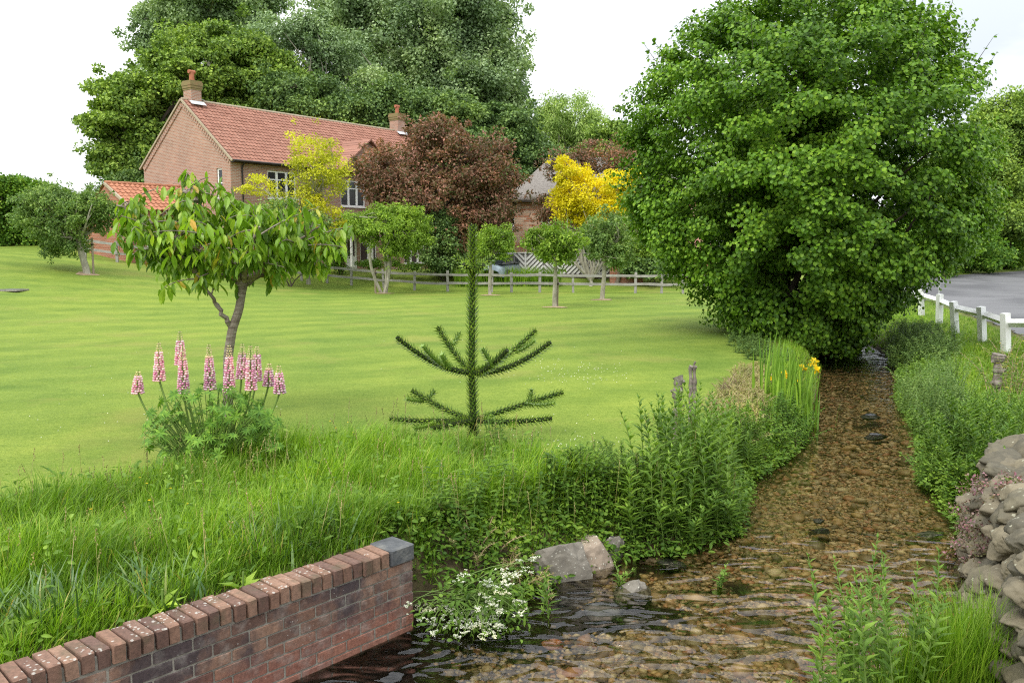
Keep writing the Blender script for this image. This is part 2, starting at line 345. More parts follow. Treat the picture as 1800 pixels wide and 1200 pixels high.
# lawn / earth, one sheet
def groundmat():
    m, nt, b, out = newmat('mown lawn')
    w = coords(nt, world_space=True)
    fine = noise(nt, coords(nt, (1, 1, 1), world_space=True), 26, 6, 0.75)
    mid = noise(nt, w, 1.1, 6, 0.6)
    big = noise(nt, w, 0.12, 4)
    c = ramp(nt, fine, [(0.098, 0.156, 0.020), (0.148, 0.218, 0.034), (0.195, 0.264, 0.054)], [0.30, 0.5, 0.72])
    vf = noise(nt, coords(nt, (1, .45, 1), world_space=True), 110, 3, .8)
    c = mixc(nt, 1.0, c, ramp(nt, vf, [(0.62, 0.70, 0.55), (1.0, 1.0, 1.0), (1.35, 1.25, 1.3)], [0.34, 0.5, 0.66]), 'MULTIPLY')
    c = mixc(nt, 1.0, c, ramp(nt, mid, [(0.80, 0.85, 0.8), (1.05, 1.03, 1.0), (1.22, 1.12, 1.1)], [0.3, 0.5, 0.7]), 'MULTIPLY')
    c = mixc(nt, 1.0, c, ramp(nt, big, [(0.86, 0.9, 0.9), (1.12, 1.06, 1.0)], [0.35, 0.65]), 'MULTIPLY')
    wv = nt.nodes.new('ShaderNodeTexWave'); wv.inputs['Scale'].default_value = 0.17; wv.inputs['Distortion'].default_value = 3.0
    wv.inputs['Detail'].default_value = 2; wv.inputs['Detail Scale'].default_value = 0.5
    nt.links.new(coords(nt, (1, 1, 1), (0, 0, math.radians(58)), True), wv.inputs['Vector'])
    c = mixc(nt, 1.0, c, ramp(nt, wv.outputs['Fac'], [(0.91, 0.94, 0.90), (1.07, 1.05, 1.06)], [0.25, 0.75]), 'MULTIPLY')
    streak = noise(nt, coords(nt, (0.25, 3.0, 1), (0, 0, math.radians(-14)), True), 2.2, 5, 0.7)
    c = mixc(nt, 1.0, c, ramp(nt, streak, [(0.93, 0.95, 0.93), (1.05, 1.04, 1.04)], [0.35, 0.65]), 'MULTIPLY')
    # dry yellow patches of turf
    dry = noise(nt, w, 0.35, 5, 0.65)
    dm = math_(nt, 'MULTIPLY', ramp(nt, dry, [(0, 0, 0), (1, 1, 1)], [0.54, 0.70]), 0.55)
    c = mixc(nt, dm, c, (0.24, 0.23, 0.06))
    # earth where vertex colour says so
    at = nt.nodes.new('ShaderNodeVertexColor'); at.layer_name = 'earth'
    earth = ramp(nt, noise(nt, w, 14, 8, 0.7), [(0.025, 0.020, 0.012), (0.075, 0.06, 0.03), (0.06, 0.08, 0.02)], [0.3, 0.55, 0.75])
    sp = nt.nodes.new('ShaderNodeSeparateColor'); nt.links.new(at.outputs['Color'], sp.inputs[0])
    c = mixc(nt, sp.outputs[0], c, earth)
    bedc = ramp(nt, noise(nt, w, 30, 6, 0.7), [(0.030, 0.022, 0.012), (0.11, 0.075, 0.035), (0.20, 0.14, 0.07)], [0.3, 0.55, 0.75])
    bedc = mixc(nt, math_(nt, 'MULTIPLY', sp.outputs[2], .9), bedc, (0.012, 0.010, 0.006))  # blue channel: silt, moss and the dark reflection painted into the bed
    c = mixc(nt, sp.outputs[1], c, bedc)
    nt.links.new(c, b.inputs['Base Color']); b.inputs['Roughness'].default_value = 0.9; b.inputs['Specular IOR Level'].default_value = 0.15
    bump(nt, b, fine, 0.6, 0.03)
    return m
M['lawn'] = groundmat()

def asphalt():
    m, nt, b, out = newmat('worn asphalt')
    w = coords(nt, world_space=True)
    c = ramp(nt, noise(nt, w, 40, 6, 0.8), [(0.09, 0.09, 0.095), (0.14, 0.14, 0.145)], [0.3, 0.7])
    c = mixc(nt, 1.0, c, ramp(nt, noise(nt, w, 0.22, 5, 0.6, 0.4), [(0.62, 0.62, 0.64), (1.0, 1.0, 1.0), (1.2, 1.2, 1.2)], [0.38, 0.52, 0.65]), 'MULTIPLY')
    nt.links.new(c, b.inputs['Base Color']); b.inputs['Roughness'].default_value = 0.75
    bump(nt, b, noise(nt, w, 120, 3), 0.3, 0.005)
    return m
M['asphalt'] = asphalt()

def watermat():
    m, nt, b, out = newmat('clear shallow stream water')
    nt.nodes.remove(b)
    w1 = noise(nt, coords(nt, (1, 1.0, 1), (0, 0, math.radians(-30)), True), 1.5, 1.0, 0.4, 0.6)
    w2 = noise(nt, coords(nt, (0.7, 1.4, 1), (0, 0, math.radians(20)), True), 4.0, 0.5, 0.4, 0.8)
    w3 = noise(nt, coords(nt, (1.0, 1.7, 1), (0, 0, math.radians(-50)), True), 2.3, 1.0, 0.4, 1.4)
    h = math_(nt, 'ADD', math_(nt, 'ADD', w1, math_(nt, 'MULTIPLY', w2, 0.5)), math_(nt, 'MULTIPLY', w3, 1.1))
    bp = nt.nodes.new('ShaderNodeBump'); bp.inputs['Strength'].default_value = 1.0; bp.inputs['Distance'].default_value = 0.09
    nt.links.new(h, bp.inputs['Height'])
    spw = nt.nodes.new('ShaderNodeSeparateXYZ'); nt.links.new(coords(nt, world_space=True), spw.inputs[0])
    riff = ramp(nt, math_(nt, 'DIVIDE', math_(nt, 'ADD', spw.outputs[1], math_(nt, 'MULTIPLY', noise(nt, coords(nt, world_space=True), .8, 3), 2.5)), 24.0), [(1, 1, 1), (.10, .10, .10), (.08, .08, .08), (.9, .9, .9)], [.29, .38, .64, .78])
    nt.links.new(math_(nt, 'MULTIPLY', h, riff), bp.inputs['Height'])
    fr = nt.nodes.new('ShaderNodeFresnel'); fr.inputs['IOR'].default_value = 1.5
    nt.links.new(bp.outputs[0], fr.inputs['Normal'])
    gl = nt.nodes.new('ShaderNodeBsdfGlossy'); gl.inputs['Roughness'].default_value = 0.08
    nt.links.new(bp.outputs[0], gl.inputs['Normal'])
    tr = nt.nodes.new('ShaderNodeBsdfTransparent'); tr.inputs['Color'].default_value = (0.88, 0.85, 0.72, 1)
    ms = nt.nodes.new('ShaderNodeMixShader')
    nt.links.new(fr.outputs[0], ms.inputs[0]); nt.links.new(tr.outputs[0], ms.inputs[1]); nt.links.new(gl.outputs[0], ms.inputs[2])
    nt.links.new(ms.outputs[0], out.inputs['Surface'])
    return m
M['water'] = watermat()

def stonemat(name, cols, scale, isl, spots=None, rough=0.8, bs=0.5):
    m, nt, b, out = newmat(name)
    v = coords(nt, world_space=True)
    n = noise(nt, v, scale, 8, 0.65)
    f = mixval(nt, isl, n, island(nt))
    c = ramp(nt, f, cols)
    if spots:
        vo = nt.nodes.new('ShaderNodeTexVoronoi'); vo.inputs['Scale'].default_value = spots[1]; nt.links.new(v, vo.inputs['Vector'])
        a = math_(nt, 'LESS_THAN', math_(nt, 'ADD', vo.outputs['Distance'], math_(nt, 'MULTIPLY', noise(nt, v, spots[1] * 1.4, 4), 0.5)), spots[2])
        g = math_(nt, 'GREATER_THAN', noise(nt, v, 3.0, 3), spots[3])
        c = mixc(nt, math_(nt, 'MULTIPLY', a, g), c, spots[0])
    nt.links.new(c, b.inputs['Base Color']); b.inputs['Roughness'].default_value = rough
    bump(nt, b, noise(nt, v, scale * 3, 8, 0.7), bs, 0.01)
    return m
M['pebble'] = stonemat('river pebble', [(0.05, 0.036, 0.020), (0.26, 0.17, 0.070), (0.15, 0.115, 0.06), (0.38, 0.27, 0.12), (0.27, 0.12, 0.055), (0.46, 0.37, 0.21), (0.11, 0.09, 0.05), (0.30, 0.21, 0.10), (0.68, 0.60, 0.44)], 9, 0.85, rough=0.5, bs=0.2)
M['rock'] = stonemat('pale bank rock', [(0.08, 0.067, 0.052), (0.20, 0.162, 0.125), (0.31, 0.245, 0.185), (0.22, 0.195, 0.16)], 5, 0.2, ((0.52, 0.50, 0.42), 40, 0.45, 0.45))
M['rock_grey'] = stonemat('grey rock', [(0.05, 0.044, 0.036), (0.15, 0.135, 0.11), (0.29, 0.265, 0.22)], 7, 0.1, ((0.36, 0.35, 0.30), 34, 0.42, 0.45))
M['rock_dark'] = stonemat('dark wet rock', [(0.012, 0.013, 0.014), (0.04, 0.042, 0.048)], 7, 0.3, rough=0.15)
M['rock_rust'] = stonemat('rusty wet stone', [(0.16, 0.04, 0.012), (0.32, 0.11, 0.03)], 7, 0.3, rough=0.3)
M['flint'] = stonemat('lumpy wall stone', [(0.03, 0.026, 0.016), (0.15, 0.130, 0.080), (0.07, 0.062, 0.040), (0.20, 0.170, 0.108), (0.10, 0.086, 0.055), (0.25, 0.225, 0.150)], 7, 0.5, ((0.30, 0.29, 0.21), 16, 0.45, 0.53), bs=1.0)

def wallbrick(name, lich):
    m, nt, b, out = newmat(name)
    v = coords(nt, world_space=True)
    i = island(nt)
    c = ramp(nt, i, [(0.10, 0.055, 0.042), (0.19, 0.105, 0.070), (0.26, 0.155, 0.105), (0.12, 0.068, 0.052), (0.22, 0.125, 0.085)])
    sp = nt.nodes.new('ShaderNodeSeparateXYZ'); nt.links.new(v, sp.inputs[0])
    if not lich:   # dark blue-black weather stains and cleaner red low courses
        st = ramp(nt, noise(nt, coords(nt, (1, 1, 0.55), world_space=True), 2.6, 5, 0.65), [(1, 1, 1), (0, 0, 0)], [0.46, 0.58])
        hi = ramp(nt, sp.outputs[2], [(0, 0, 0), (0, 0, 0), (1, 1, 1)], [0.0, 0.10, 0.26])
        c = mixc(nt, math_(nt, 'MULTIPLY', math_(nt, 'MULTIPLY', st, hi), 0.85), c, (0.045, 0.036, 0.042))
        lo = ramp(nt, sp.outputs[2], [(1, 1, 1), (0, 0, 0)], [0.12, 0.30])
        c = mixc(nt, math_(nt, 'MULTIPLY', lo, 0.45), c, (0.30, 0.095, 0.065))
        c = mixc(nt, math_(nt, 'MULTIPLY', ramp(nt, noise(nt, v, 9, 6), [(0, 0, 0), (1, 1, 1)], [0.5, 0.72]), 0.45), c, (0.32, 0.29, 0.26))
    c = mixc(nt, 1.0, c, ramp(nt, noise(nt, v, 35, 6, 0.7), [(0.7, 0.7, 0.7), (1.2, 1.2, 1.2)], [0.35, 0.65]), 'MULTIPLY')
    vo = nt.nodes.new('ShaderNodeTexVoronoi'); vo.inputs['Scale'].default_value = 36 if lich else 45; nt.links.new(v, vo.inputs['Vector'])
    dd = math_(nt, 'ADD', vo.outputs['Distance'], math_(nt, 'MULTIPLY', noise(nt, v, 75, 6, .8), 0.75))
    a = math_(nt, 'LESS_THAN', dd, 0.68 if lich else 0.52)
    g = math_(nt, 'GREATER_THAN', noise(nt, v, 4 if lich else 5, 4), 0.52 if lich else 0.58)
    if lich:
        nrm = nt.nodes.new('ShaderNodeSeparateXYZ'); nt.links.new(nt.nodes.new('ShaderNodeNewGeometry').outputs['Normal'], nrm.inputs[0])
        up = ramp(nt, nrm.outputs[2], [(0.35, 0.35, 0.35), (1, 1, 1)], [0.1, 0.5])
        k = math_(nt, 'GREATER_THAN', math_(nt, 'MULTIPLY', math_(nt, 'MULTIPLY', a, up), math_(nt, 'ADD', g, 0.05)), 0.4)
    else: k = math_(nt, 'MULTIPLY', a, g)
    if lich:
        mo = ramp(nt, noise(nt, v, 7, 6), [(0, 0, 0), (1, 1, 1)], [0.52, 0.66]); c = mixc(nt, math_(nt, 'MULTIPLY', mo, 0.55), c, (0.075, 0.065, 0.035))
    c = mixc(nt, math_(nt, 'MULTIPLY', k, 0.65), c, ramp(nt, noise(nt, v, 90, 3), [(0.28, 0.27, 0.23), (0.52, 0.51, 0.47)], [.35, .6]))
    nt.links.new(c, b.inputs['Base Color']); b.inputs['Roughness'].default_value = 0.9
    bump(nt, b, noise(nt, v, 60, 8, 0.7), 0.6, 0.006)
    return m
M['wb'] = wallbrick('stained wall brick', False)
M['wc'] = wallbrick('lichened coping brick', True)
M['wmortar'] = simplemat('grey lime mortar', [(0.17, 0.155, 0.13), (0.34, 0.32, 0.27)], 14, 0.95, 0.5)
M['painted_reflection'] = simplemat('footing painted with dark water reflection', [(0.008, 0.008, 0.006), (0.03, 0.028, 0.018)], 12, 0.5, 0.5)  # near-black colour stands in for the dark reflection along the wall
M['slate'] = simplemat('dark grey slab', [(0.045, 0.048, 0.052), (0.085, 0.09, 0.095), (0.17, 0.17, 0.155)], 9, 0.85, 0.9)

# ------------------------------------------------------------------ mesh building with numpy
class T:   # a template: vertices and faces
    def __init__(s, v, f): s.v = np.array(v, float); s.f = f
LEAF = T([(0,0,0),(.5,0,-.02),(1,0,-.14),(.28,.42,.07),(.70,.36,.02),(.28,-.42,.07),(.70,-.36,.02)], [(0,1,4,3),(1,2,4),(0,5,6,1),(1,6,2)])
ROUND = T([(0,0,0),(.5,0,-.03),(1,0,-.16),(.15,.36,.06),(.60,.50,.02),(.15,-.36,.06),(.60,-.50,.02)], [(0,1,4,3),(1,2,4),(0,5,6,1),(1,6,2)])
RHOMB = T([(0,0,0),(.45,.45,.05),(1,0,-.08),(.45,-.45,.05)], [(0,3,2,1)])
CARD = T([(0,-.3,0),(.35,-.5,.05),(.9,-.3,-.02),(1,.15,-.08),(.6,.5,.04),(.1,.35,0)], [(0,1,2,3,4,5)])
LANCE = T([(0,0,0),(.45,0,0),(1,0,-.22),(.4,.5,.06),(.4,-.5,.06)], [(0,1,3),(1,2,3),(0,4,1),(1,4,2)])
BLADE = T([(0,-.5,0),(0,.5,0),(.35,-.45,.0),(.35,.45,.0),(.7,-.3,-.07),(.7,.3,-.07),(1,0,-.24)], [(0,2,3,1),(2,4,5,3),(4,6,5)])
TRI = T([(0,-.5,0),(0,.5,0),(1,0,-.2)], [(0,2,1)])
SCALE_ = T([(0,-.5,0),(0,.5,0),(1,0,.12),(.4,0,-.16)], [(0,3,1),(1,3,2),(0,2,3),(0,1,2)])
BOX = T([(x, y, z) for x in (-.5, .5) for y in (-.5, .5) for z in (-.5, .5)], [(0,1,3,2),(4,6,7,5),(0,4,5,1),(2,3,7,6),(0,2,6,4),(1,5,7,3)])
def tmpl(bm):
    bm.verts.ensure_lookup_table()
    t = T([v.co[:] for v in bm.verts], [tuple(v.index for v in f.verts) for f in bm.faces]); bm.free(); return t
def ico(sub, seed=None, amp=0.0, fr=1.2, r=1.0):
    bm = bmesh.new(); bmesh.ops.create_icosphere(bm, subdivisions=sub, radius=r)
    if seed is not None:
        for v in bm.verts:
            n = v.co.normalized(); v.co = n * r * (1 + amp * mnoise.noise(n * fr + Vector((seed * 7.1, seed * 3.3, 0))) + 0.35 * amp * mnoise.noise(n * fr * 3 + Vector((seed, 5, 0))))
    return tmpl(bm)
def chbox(b=0.06):
    bm = bmesh.new(); bmesh.ops.create_cube(bm, size=1.0)
    return bm
ICO1 = ico(1)
def faceted(k, cuts=4, amp=.3):
    t = ico(4, k, amp, 1.3); rr = random.Random(k); v = t.v
    for _ in range(cuts):
        nn = np.array([rr.gauss(0, 1), rr.gauss(0, 1), rr.gauss(0, 1)]); nn /= np.linalg.norm(nn); d = v @ nn; dc = rr.uniform(.6, .85); m_ = d > dc
        v[m_] -= nn * ((d[m_] - dc) * .85)[:, None]
    for i, p in enumerate(v):
        q = Vector(p); v[i] = p * (1 + .05 * mnoise.noise(q * 6) + .03 * mnoise.noise(q * 14))
    t.v = v; return t
STONES = [faceted(k) for k in range(5)]
STONE1 = [ico(1, k + 11, 0.45) for k in range(4)]

class MB:
    def __init__(s): s.V = []; s.F = {}; s.n = 0
    def add(s, v, faces, mi=0):
        v = np.asarray(v, float).reshape(-1, 3)
        for f in faces:
            f = np.asarray(f, np.int64)
            s.F.setdefault(f.shape[1], []).append((f + s.n, mi))
        s.V.append(v); s.n += len(v)
    def inst(s, t, pos, A, mi=0):
        """t instanced at pos (N,3) with axes A (N,3,3): rows are the scaled x, y, z axes"""
        pos = np.asarray(pos, float); N = len(pos)
        if N == 0: return
        v = np.einsum('ti,nij->ntj', t.v, A) + pos[:, None, :]
        k = len(t.v); fs = {}
        for f in t.f: fs.setdefault(len(f), []).append(f)
        off = (np.arange(N) * k)[:, None, None]
        s.add(v, [(np.array(ff)[None] + off).reshape(-1, n) for n, ff in fs.items()], mi)
    def box(s, c, size, rz=0.0, rx=0.0, ry=0.0, mi=0):
        from mathutils import Euler
        m = np.array(Euler((rx, ry, rz)).to_matrix()).T
        s.inst(BOX, [c], (m * np.array(size)[:, None])[None], mi)
    def boxax(s, c, ax, mi=0):
        s.inst(BOX, [c], np.array(ax, float)[None], mi)
    def tube(s, pts, rad, n=7, cap=True, mi=0):
        pts = np.asarray(pts, float); rad = np.broadcast_to(np.asarray(rad, float), (len(pts),))
        tg = np.gradient(pts, axis=0); tg /= np.linalg.norm(tg, axis=1)[:, None] + 1e-12
        ref = np.array([0, 0, 1.0]) if abs(tg[0][2]) < 0.9 else np.array([1.0, 0, 0])
        a = np.cross(tg, ref); a /= np.linalg.norm(a, axis=1)[:, None] + 1e-12
        b = np.cross(tg, a)
        th = np.arange(n) * 2 * math.pi / n
        v = pts[:, None] + rad[:, None, None] * (np.cos(th)[None, :, None] * a[:, None] + np.sin(th)[None, :, None] * b[:, None])
        i = np.arange(len(pts) - 1)[:, None] * n; j = np.arange(n)[None]; j2 = (j + 1) % n
        q = np.stack([i + j, i + j2, i + n + j2, i + n + j], -1).reshape(-1, 4)
        fs = [q]
        s.add(v, fs, mi)
        if cap:
            m = s.n - len(pts) * n
            s.F.setdefault(n, []).append((np.array([[m + k for k in range(n)][::-1], [m + (len(pts) - 1) * n + k for k in range(n)]]), mi))
    def build(s, name, mats, parent=None, smooth=False, origin=None, world_to_parent=True):
        me = bpy.data.meshes.new(name)
        v = np.concatenate(s.V) if s.V else np.zeros((0, 3))
        o = np.zeros(3)
        if parent is not None and world_to_parent: o = np.array(parent['_o'])
        elif origin is not None: o = np.array(origin, float)
        v = v - o
        loops, starts, tots, mis = [], [], [], []; c = 0
        for n, lst in s.F.items():
            for f, mi in lst:
                loops.append(f.reshape(-1)); starts.append(c + np.arange(len(f)) * n); tots.append(np.full(len(f), n)); mis.append(np.full(len(f), mi)); c += f.size
        me.vertices.add(len(v)); me.vertices.foreach_set('co', v.astype(np.float32).reshape(-1))
        if loops:
            L = np.concatenate(loops).astype(np.int32); st = np.concatenate(starts).astype(np.int32)
            me.loops.add(len(L)); me.loops.foreach_set('vertex_index', L)
            me.polygons.add(len(st)); me.polygons.foreach_set('loop_start', st)
            me.polygons.foreach_set('loop_total', np.concatenate(tots).astype(np.int32))
            me.polygons.foreach_set('material_index', np.concatenate(mis).astype(np.int32))
            me.polygons.foreach_set('use_smooth', np.full(len(st), smooth))
        me.update(calc_edges=True); me.validate()
        for m in (mats if isinstance(mats, (list, tuple)) else [mats]): me.materials.append(M[m] if isinstance(m, str) else m)
        ob = bpy.data.objects.new(name, me); S.collection.objects.link(ob)
        if parent is not None: ob.parent = parent
        elif origin is not None: ob.location = tuple(o)
        return ob

def tag(o, label=None, cat=None, group=None, kind=None):
    if label: o['label'] = label
    if cat: o['category'] = cat
    if group: o['group'] = group
    if kind: o['kind'] = kind
    return o
ALLT = []
def thing(name, label, cat, loc, group=None, rz=0.0):
    o = bpy.data.objects.new(name, None); S.collection.objects.link(o)
    o.location = tuple(float(a) for a in loc); o.rotation_euler = (0, 0, rz); o.empty_display_size = 0.2
    o['_o'] = [float(a) for a in loc]
    ALLT.append(o)
    return tag(o, label, cat, group)

def unit(a): return a / (np.linalg.norm(a, axis=-1, keepdims=True) + 1e-12)
def axes(D, N, L, W, H=None):
    D = unit(D); Sd = unit(np.cross(N, D)); N2 = np.cross(D, Sd)
    L = np.broadcast_to(L, (len(D),)); W = np.broadcast_to(W, (len(D),)); H = L if H is None else np.broadcast_to(H, (len(D),))
    return np.stack([D * L[:, None], Sd * W[:, None], N2 * H[:, None]], 1)

def clump_leaves(mb, cen, rad, per, L, W, t=LEAF, flat=0.6, droop=0.25, rng=R, mi=0, up=0.6):
    """leaves around clump centres (N,3) of radius rad, on an outward facing dome"""
    cen = np.asarray(cen); N = len(cen)
    rad = np.broadcast_to(rad, (N,))
    c = np.repeat(cen, per, 0); r = np.repeat(rad, per)
    d = unit(rng.normal(size=(N * per, 3)))
    q = rng.random(N * per) ** 0.45
    off = d * q[:, None] * r[:, None]; off[:, 2] *= flat
    p = c + off
    nrm = unit(d * 0.8 + np.array([0, 0, up]) + rng.normal(size=d.shape) * 0.45)
    dr = unit(d * 0.7 + rng.normal(size=d.shape) * 0.6 + np.array([0, 0, -droop]))
    k = 0.7 + 0.6 * rng.random(N * per)
    mb.inst(t, p, axes(dr, nrm, L * k, W * k), mi)

def limb(mb, a, b, r0, r1, bend=0.15, n=7, sides=6, rng=R):
    a = np.asarray(a, float); b = np.asarray(b, float); L = np.linalg.norm(b - a)
    t = np.linspace(0, 1, n)[:, None]
    w = rng.normal(size=3) * bend * L; w[2] = abs(w[2]) * 0.5
    w2 = rng.normal(size=3) * bend * L * 0.4
    p = a + (b - a) * t + np.sin(t * math.pi) * w + np.sin(t * 2 * math.pi) * w2
    mb.tube(p, np.linspace(r0, r1, n), sides)
    return p

# ------------------------------------------------------------------ terrain (one sheet)
def spaced(core0, core1, step, far0, far1, grow=1.09):
    a = list(np.arange(core0, core1 + 1e-6, step)); s = step
    x = core1
    while x < far1: s *= grow; x += s; a.append(x)
    s = step; x = core0; b = []
    while x > far0: s *= grow; x -= s; b.append(x)
    return np.array(b[::-1] + a)
gx = spaced(-5.0, 9.5, 0.085, -700, 700); gy = spaced(2.2, 19, 0.085, -60, 900, 1.06)
GX, GY = np.meshgrid(gx, gy)
GZ = ground(GX, GY)
mb = MB()
nx, ny = len(gx), len(gy)
ii = (np.arange(ny - 1)[:, None] * nx + np.arange(nx - 1)[None]).reshape(-1)
mb.add(np.stack([GX, GY, GZ], -1), [np.stack([ii, ii + 1, ii + nx + 1, ii + nx], -1)])
terr = mb.build('ground', 'lawn', smooth=True)
tag(terr, kind='structure')
d_, seg_ = poly_dist(SPOLY, GX, GY)
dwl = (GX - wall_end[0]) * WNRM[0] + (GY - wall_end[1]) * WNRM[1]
silt_reflection = (1 - ss((dwl - .35 - .25 * np.sin(GX * 3) - .15 * np.sin(GY * 7)) / .5)) * (GY < 6.6)  # silt by the wall, plus the water's dark reflection painted on the bed
silt_reflection = np.maximum(silt_reflection, siltd(GX, GY))
rd_, _ = poly_dist(ROADP, GX, GY)
d2 = d_ + 0.12 * np.sin(GX * 5.1 + GY * 3) + 0.1 * np.sin(GX * 2.3 - GY * 6.1)
earth = 1 - ss((d2 - 0.35) / 0.5)
earth = np.maximum(earth, (1 - ss((rd_ - 0.0) / 0.35)))
# bare soil rings round the young trees and the soil under the wild strip
bed = (d_ < 0.15).astype(float)
col = np.zeros((GX.size, 4), np.float32); col[:, 0] = earth.reshape(-1); col[:, 1] = bed.reshape(-1); col[:, 2] = silt_reflection.reshape(-1); col[:, 3] = 1
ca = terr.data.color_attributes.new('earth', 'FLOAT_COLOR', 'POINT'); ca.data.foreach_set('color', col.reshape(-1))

# road
def resample(P, n):
    s = np.r_[0, np.cumsum(np.linalg.norm(np.diff(P, axis=0), axis=1))]
    u = np.linspace(0, s[-1], n); return np.stack([np.interp(u, s, P[:, 0]), np.interp(u, s, P[:, 1])], 1)
a = resample(ROADL, 120); b = resample(ROADR, 120); k = np.linspace(0, 1, 11)[None, :, None]
xy = a[:, None] * (1 - k) + b[:, None] * k
z = base_h(xy[..., 0], xy[..., 1]) - 0.02
mb = MB(); i = (np.arange(119)[:, None] * 11 + np.arange(10)[None]).reshape(-1)
mb.add(np.concatenate([xy, z[..., None]], -1), [np.stack([i, i + 1, i + 12, i + 11], -1)])
tag(mb.build('road', 'asphalt', smooth=True), kind='structure')

# water
mb = MB()
wxs = np.linspace(-8, 20, 2); 
P = SPOLY
ys = np.arange(-1.5, 60, 0.5)
rows = []
for y in ys:
    xs = []
    for q in range(len(P)):
        (x1, y1), (x2, y2) = P[q], P[(q + 1) % len(P)]
        if (y1 > y) != (y2 > y): xs.append(x1 + (y - y1) / (y2 - y1) * (x2 - x1))
    rows.append((min(xs) - 0.35, max(xs) + 0.35, y) if y > 5.7 else (min(xs) + 0.0, max(xs) + 0.3, y))
rows = np.array(rows)
v = np.concatenate([np.stack([rows[:, 0], rows[:, 2], np.zeros(len(rows))], 1), np.stack([rows[:, 1], rows[:, 2], np.zeros(len(rows))], 1)])
n = len(rows); i = np.arange(n - 1)
mb.add(v, [np.stack([i, i + n, i + n + 1, i + 1], -1)])
tag(mb.build('stream_water', 'water', smooth=True), kind='structure')

# pebbles of the stream bed
def in_stream(n, y0, y1, x0=-6, x1=10, marg=0.02):
    out = []; c = 0
    while c < n:
        x = R.uniform(x0, x1, n * 3); y = y0 + (y1 - y0) * R.random(n * 3) ** 1.5
        d, _ = poly_dist(SPOLY, x, y); k = d < marg; dl = (x - wall_end[0]) * WNRM[0] + (y - wall_end[1]) * WNRM[1]; k &= (dl > .75 + .25 * np.sin(x * 5) - .6 * R.random(len(x)) ** 3) | (y > 6.5); k &= siltd(x, y) < .35 + .65 * R.random(len(x)) ** 4
        out.append(np.stack([x[k], y[k]], 1)); c += k.sum()
    return np.concatenate(out)[:n]
mb = MB()
for t in STONE1:
    for cnt, r0, r1, ya, yb in ((9000, 0.009, 0.022, 3.2, 9.5), (4500, 0.016, 0.034, 3.2, 20), (300, 0.035, 0.06, 3.5, 18), (22, 0.06, .10, 3.5, 12)):
        p = in_stream(cnt, ya, yb)
        z = ground(p[:, 0], p[:, 1])
        r = R.uniform(r0, r1, cnt)
        D = unit(np.stack([R.normal(size=cnt), R.normal(size=cnt), R.normal(size=cnt) * 0.12], 1)); N = unit(np.stack([R.normal(size=cnt) * .2, R.normal(size=cnt) * .2, np.ones(cnt)], 1))
        A = axes(D, N, r * R.uniform(1, 1.6, cnt), r, r * 0.5)
        zz = np.minimum(z + r * 0.2, -0.03 - r * .35)
        mb.inst(t, np.stack([p[:, 0], p[:, 1], zz], 1), A)
tag(mb.build('pebbles', 'pebble', smooth=True), 'brown orange and cream pebbles covering the shallow stream bed', 'pebbles', kind='stuff')

# ------------------------------------------------------------------ brick retaining wall (right end at wall_end, runs towards the left of the camera)
WT = 0.60
we = wall_end
UX = np.array([WDIR[0], WDIR[1], 0]); UN = np.array([WNRM[0], WNRM[1], 0]); UZ = np.array([0, 0, 1.0])
wr = thing('brick_retaining_wall', 'low stained brick retaining wall along the stream, with lichen-spotted brick coping', 'wall', (we[0], we[1], 0))
def wp(s, n, z): return np.array([we[0], we[1], 0]) + UX * s + UN * n + UZ * z
bmx = bmesh.new(); bmesh.ops.create_cube(bmx, size=1.0)
bmesh.ops.bevel(bmx, geom=bmx.edges[:], offset=0.055, segments=1, affect='EDGES')
CHB = tmpl(bmx)
def bricks(mb, cs, sizes, jit=0.0):
    cs = np.array(cs); N = len(cs); sizes = np.array(sizes)
    ang = R.normal(size=N) * jit; an2 = R.normal(size=N) * jit
    ux = UX[None] * np.cos(ang)[:, None] + UZ[None] * np.sin(ang)[:, None]
    uz = UZ[None] * np.cos(ang)[:, None] - UX[None] * np.sin(ang)[:, None]
    un = unit(UN[None] + UX[None] * an2[:, None])
    mb.inst(CHB, cs, np.stack([ux * sizes[:, :1], un * sizes[:, 1:2], uz * sizes[:, 2:3]], 1))
mb = MB(); cs = []; sz = []
WL = 8.0
for row in range(0, 8):
    z = WT - 0.108 - 0.0375 - 0.075 * row if False else 0.4875 - 0.075 * (row + 0) + 0.0
    s = 0.0 if row % 2 == 0 else -0.0
    first = 0.102 if row % 2 else 0.215
    s = 0.0; k = 0
    while s < WL:
        w = first if k == 0 else 0.215
        cs.append(wp(s + w / 2, -0.055 + R.normal() * 0.0015, z - 0.0375)); sz.append((w, 0.105, 0.064)); s += w + 0.010; k += 1
bricks(mb, cs, sz, 0.004)
mb.build('stretcher_courses', 'wb', wr)
mb = MB(); cs = []; sz = []
s = 0.20
while s < WL:
    w = 0.064 + R.normal() * 0.002
    cs.append(wp(s + w / 2 + 0.005, -0.1 + R.normal() * 0.006, WT - 0.0525 + R.normal() * 0.0025)); sz.append((w, 0.225 + R.normal() * .007, 0.103)); s += w + 0.011
bricks(mb, cs, sz, 0.028)
mb.build('coping', 'wc', wr)
mb = MB()
mb.boxax(wp(WL / 2 + 0.1, -0.110, 0.18), (UX * (WL - 0.19), UN * 0.20, UZ * 0.77)); mb.boxax(wp(0.103, -0.11, 0.05), (UX * 0.196, UN * 0.196, UZ * 0.87))
mb.build('mortar_core', 'wmortar', wr)
mb = MB(); bmesh_ = None
mb.inst(CHB, [wp(0.096, -0.105, WT - 0.0535)], np.array([[UX * 0.205, UN * 0.235, UZ * 0.11]]))
tag(mb.build('end_slab', 'slate', wr), 'dark grey slab on the wall end')
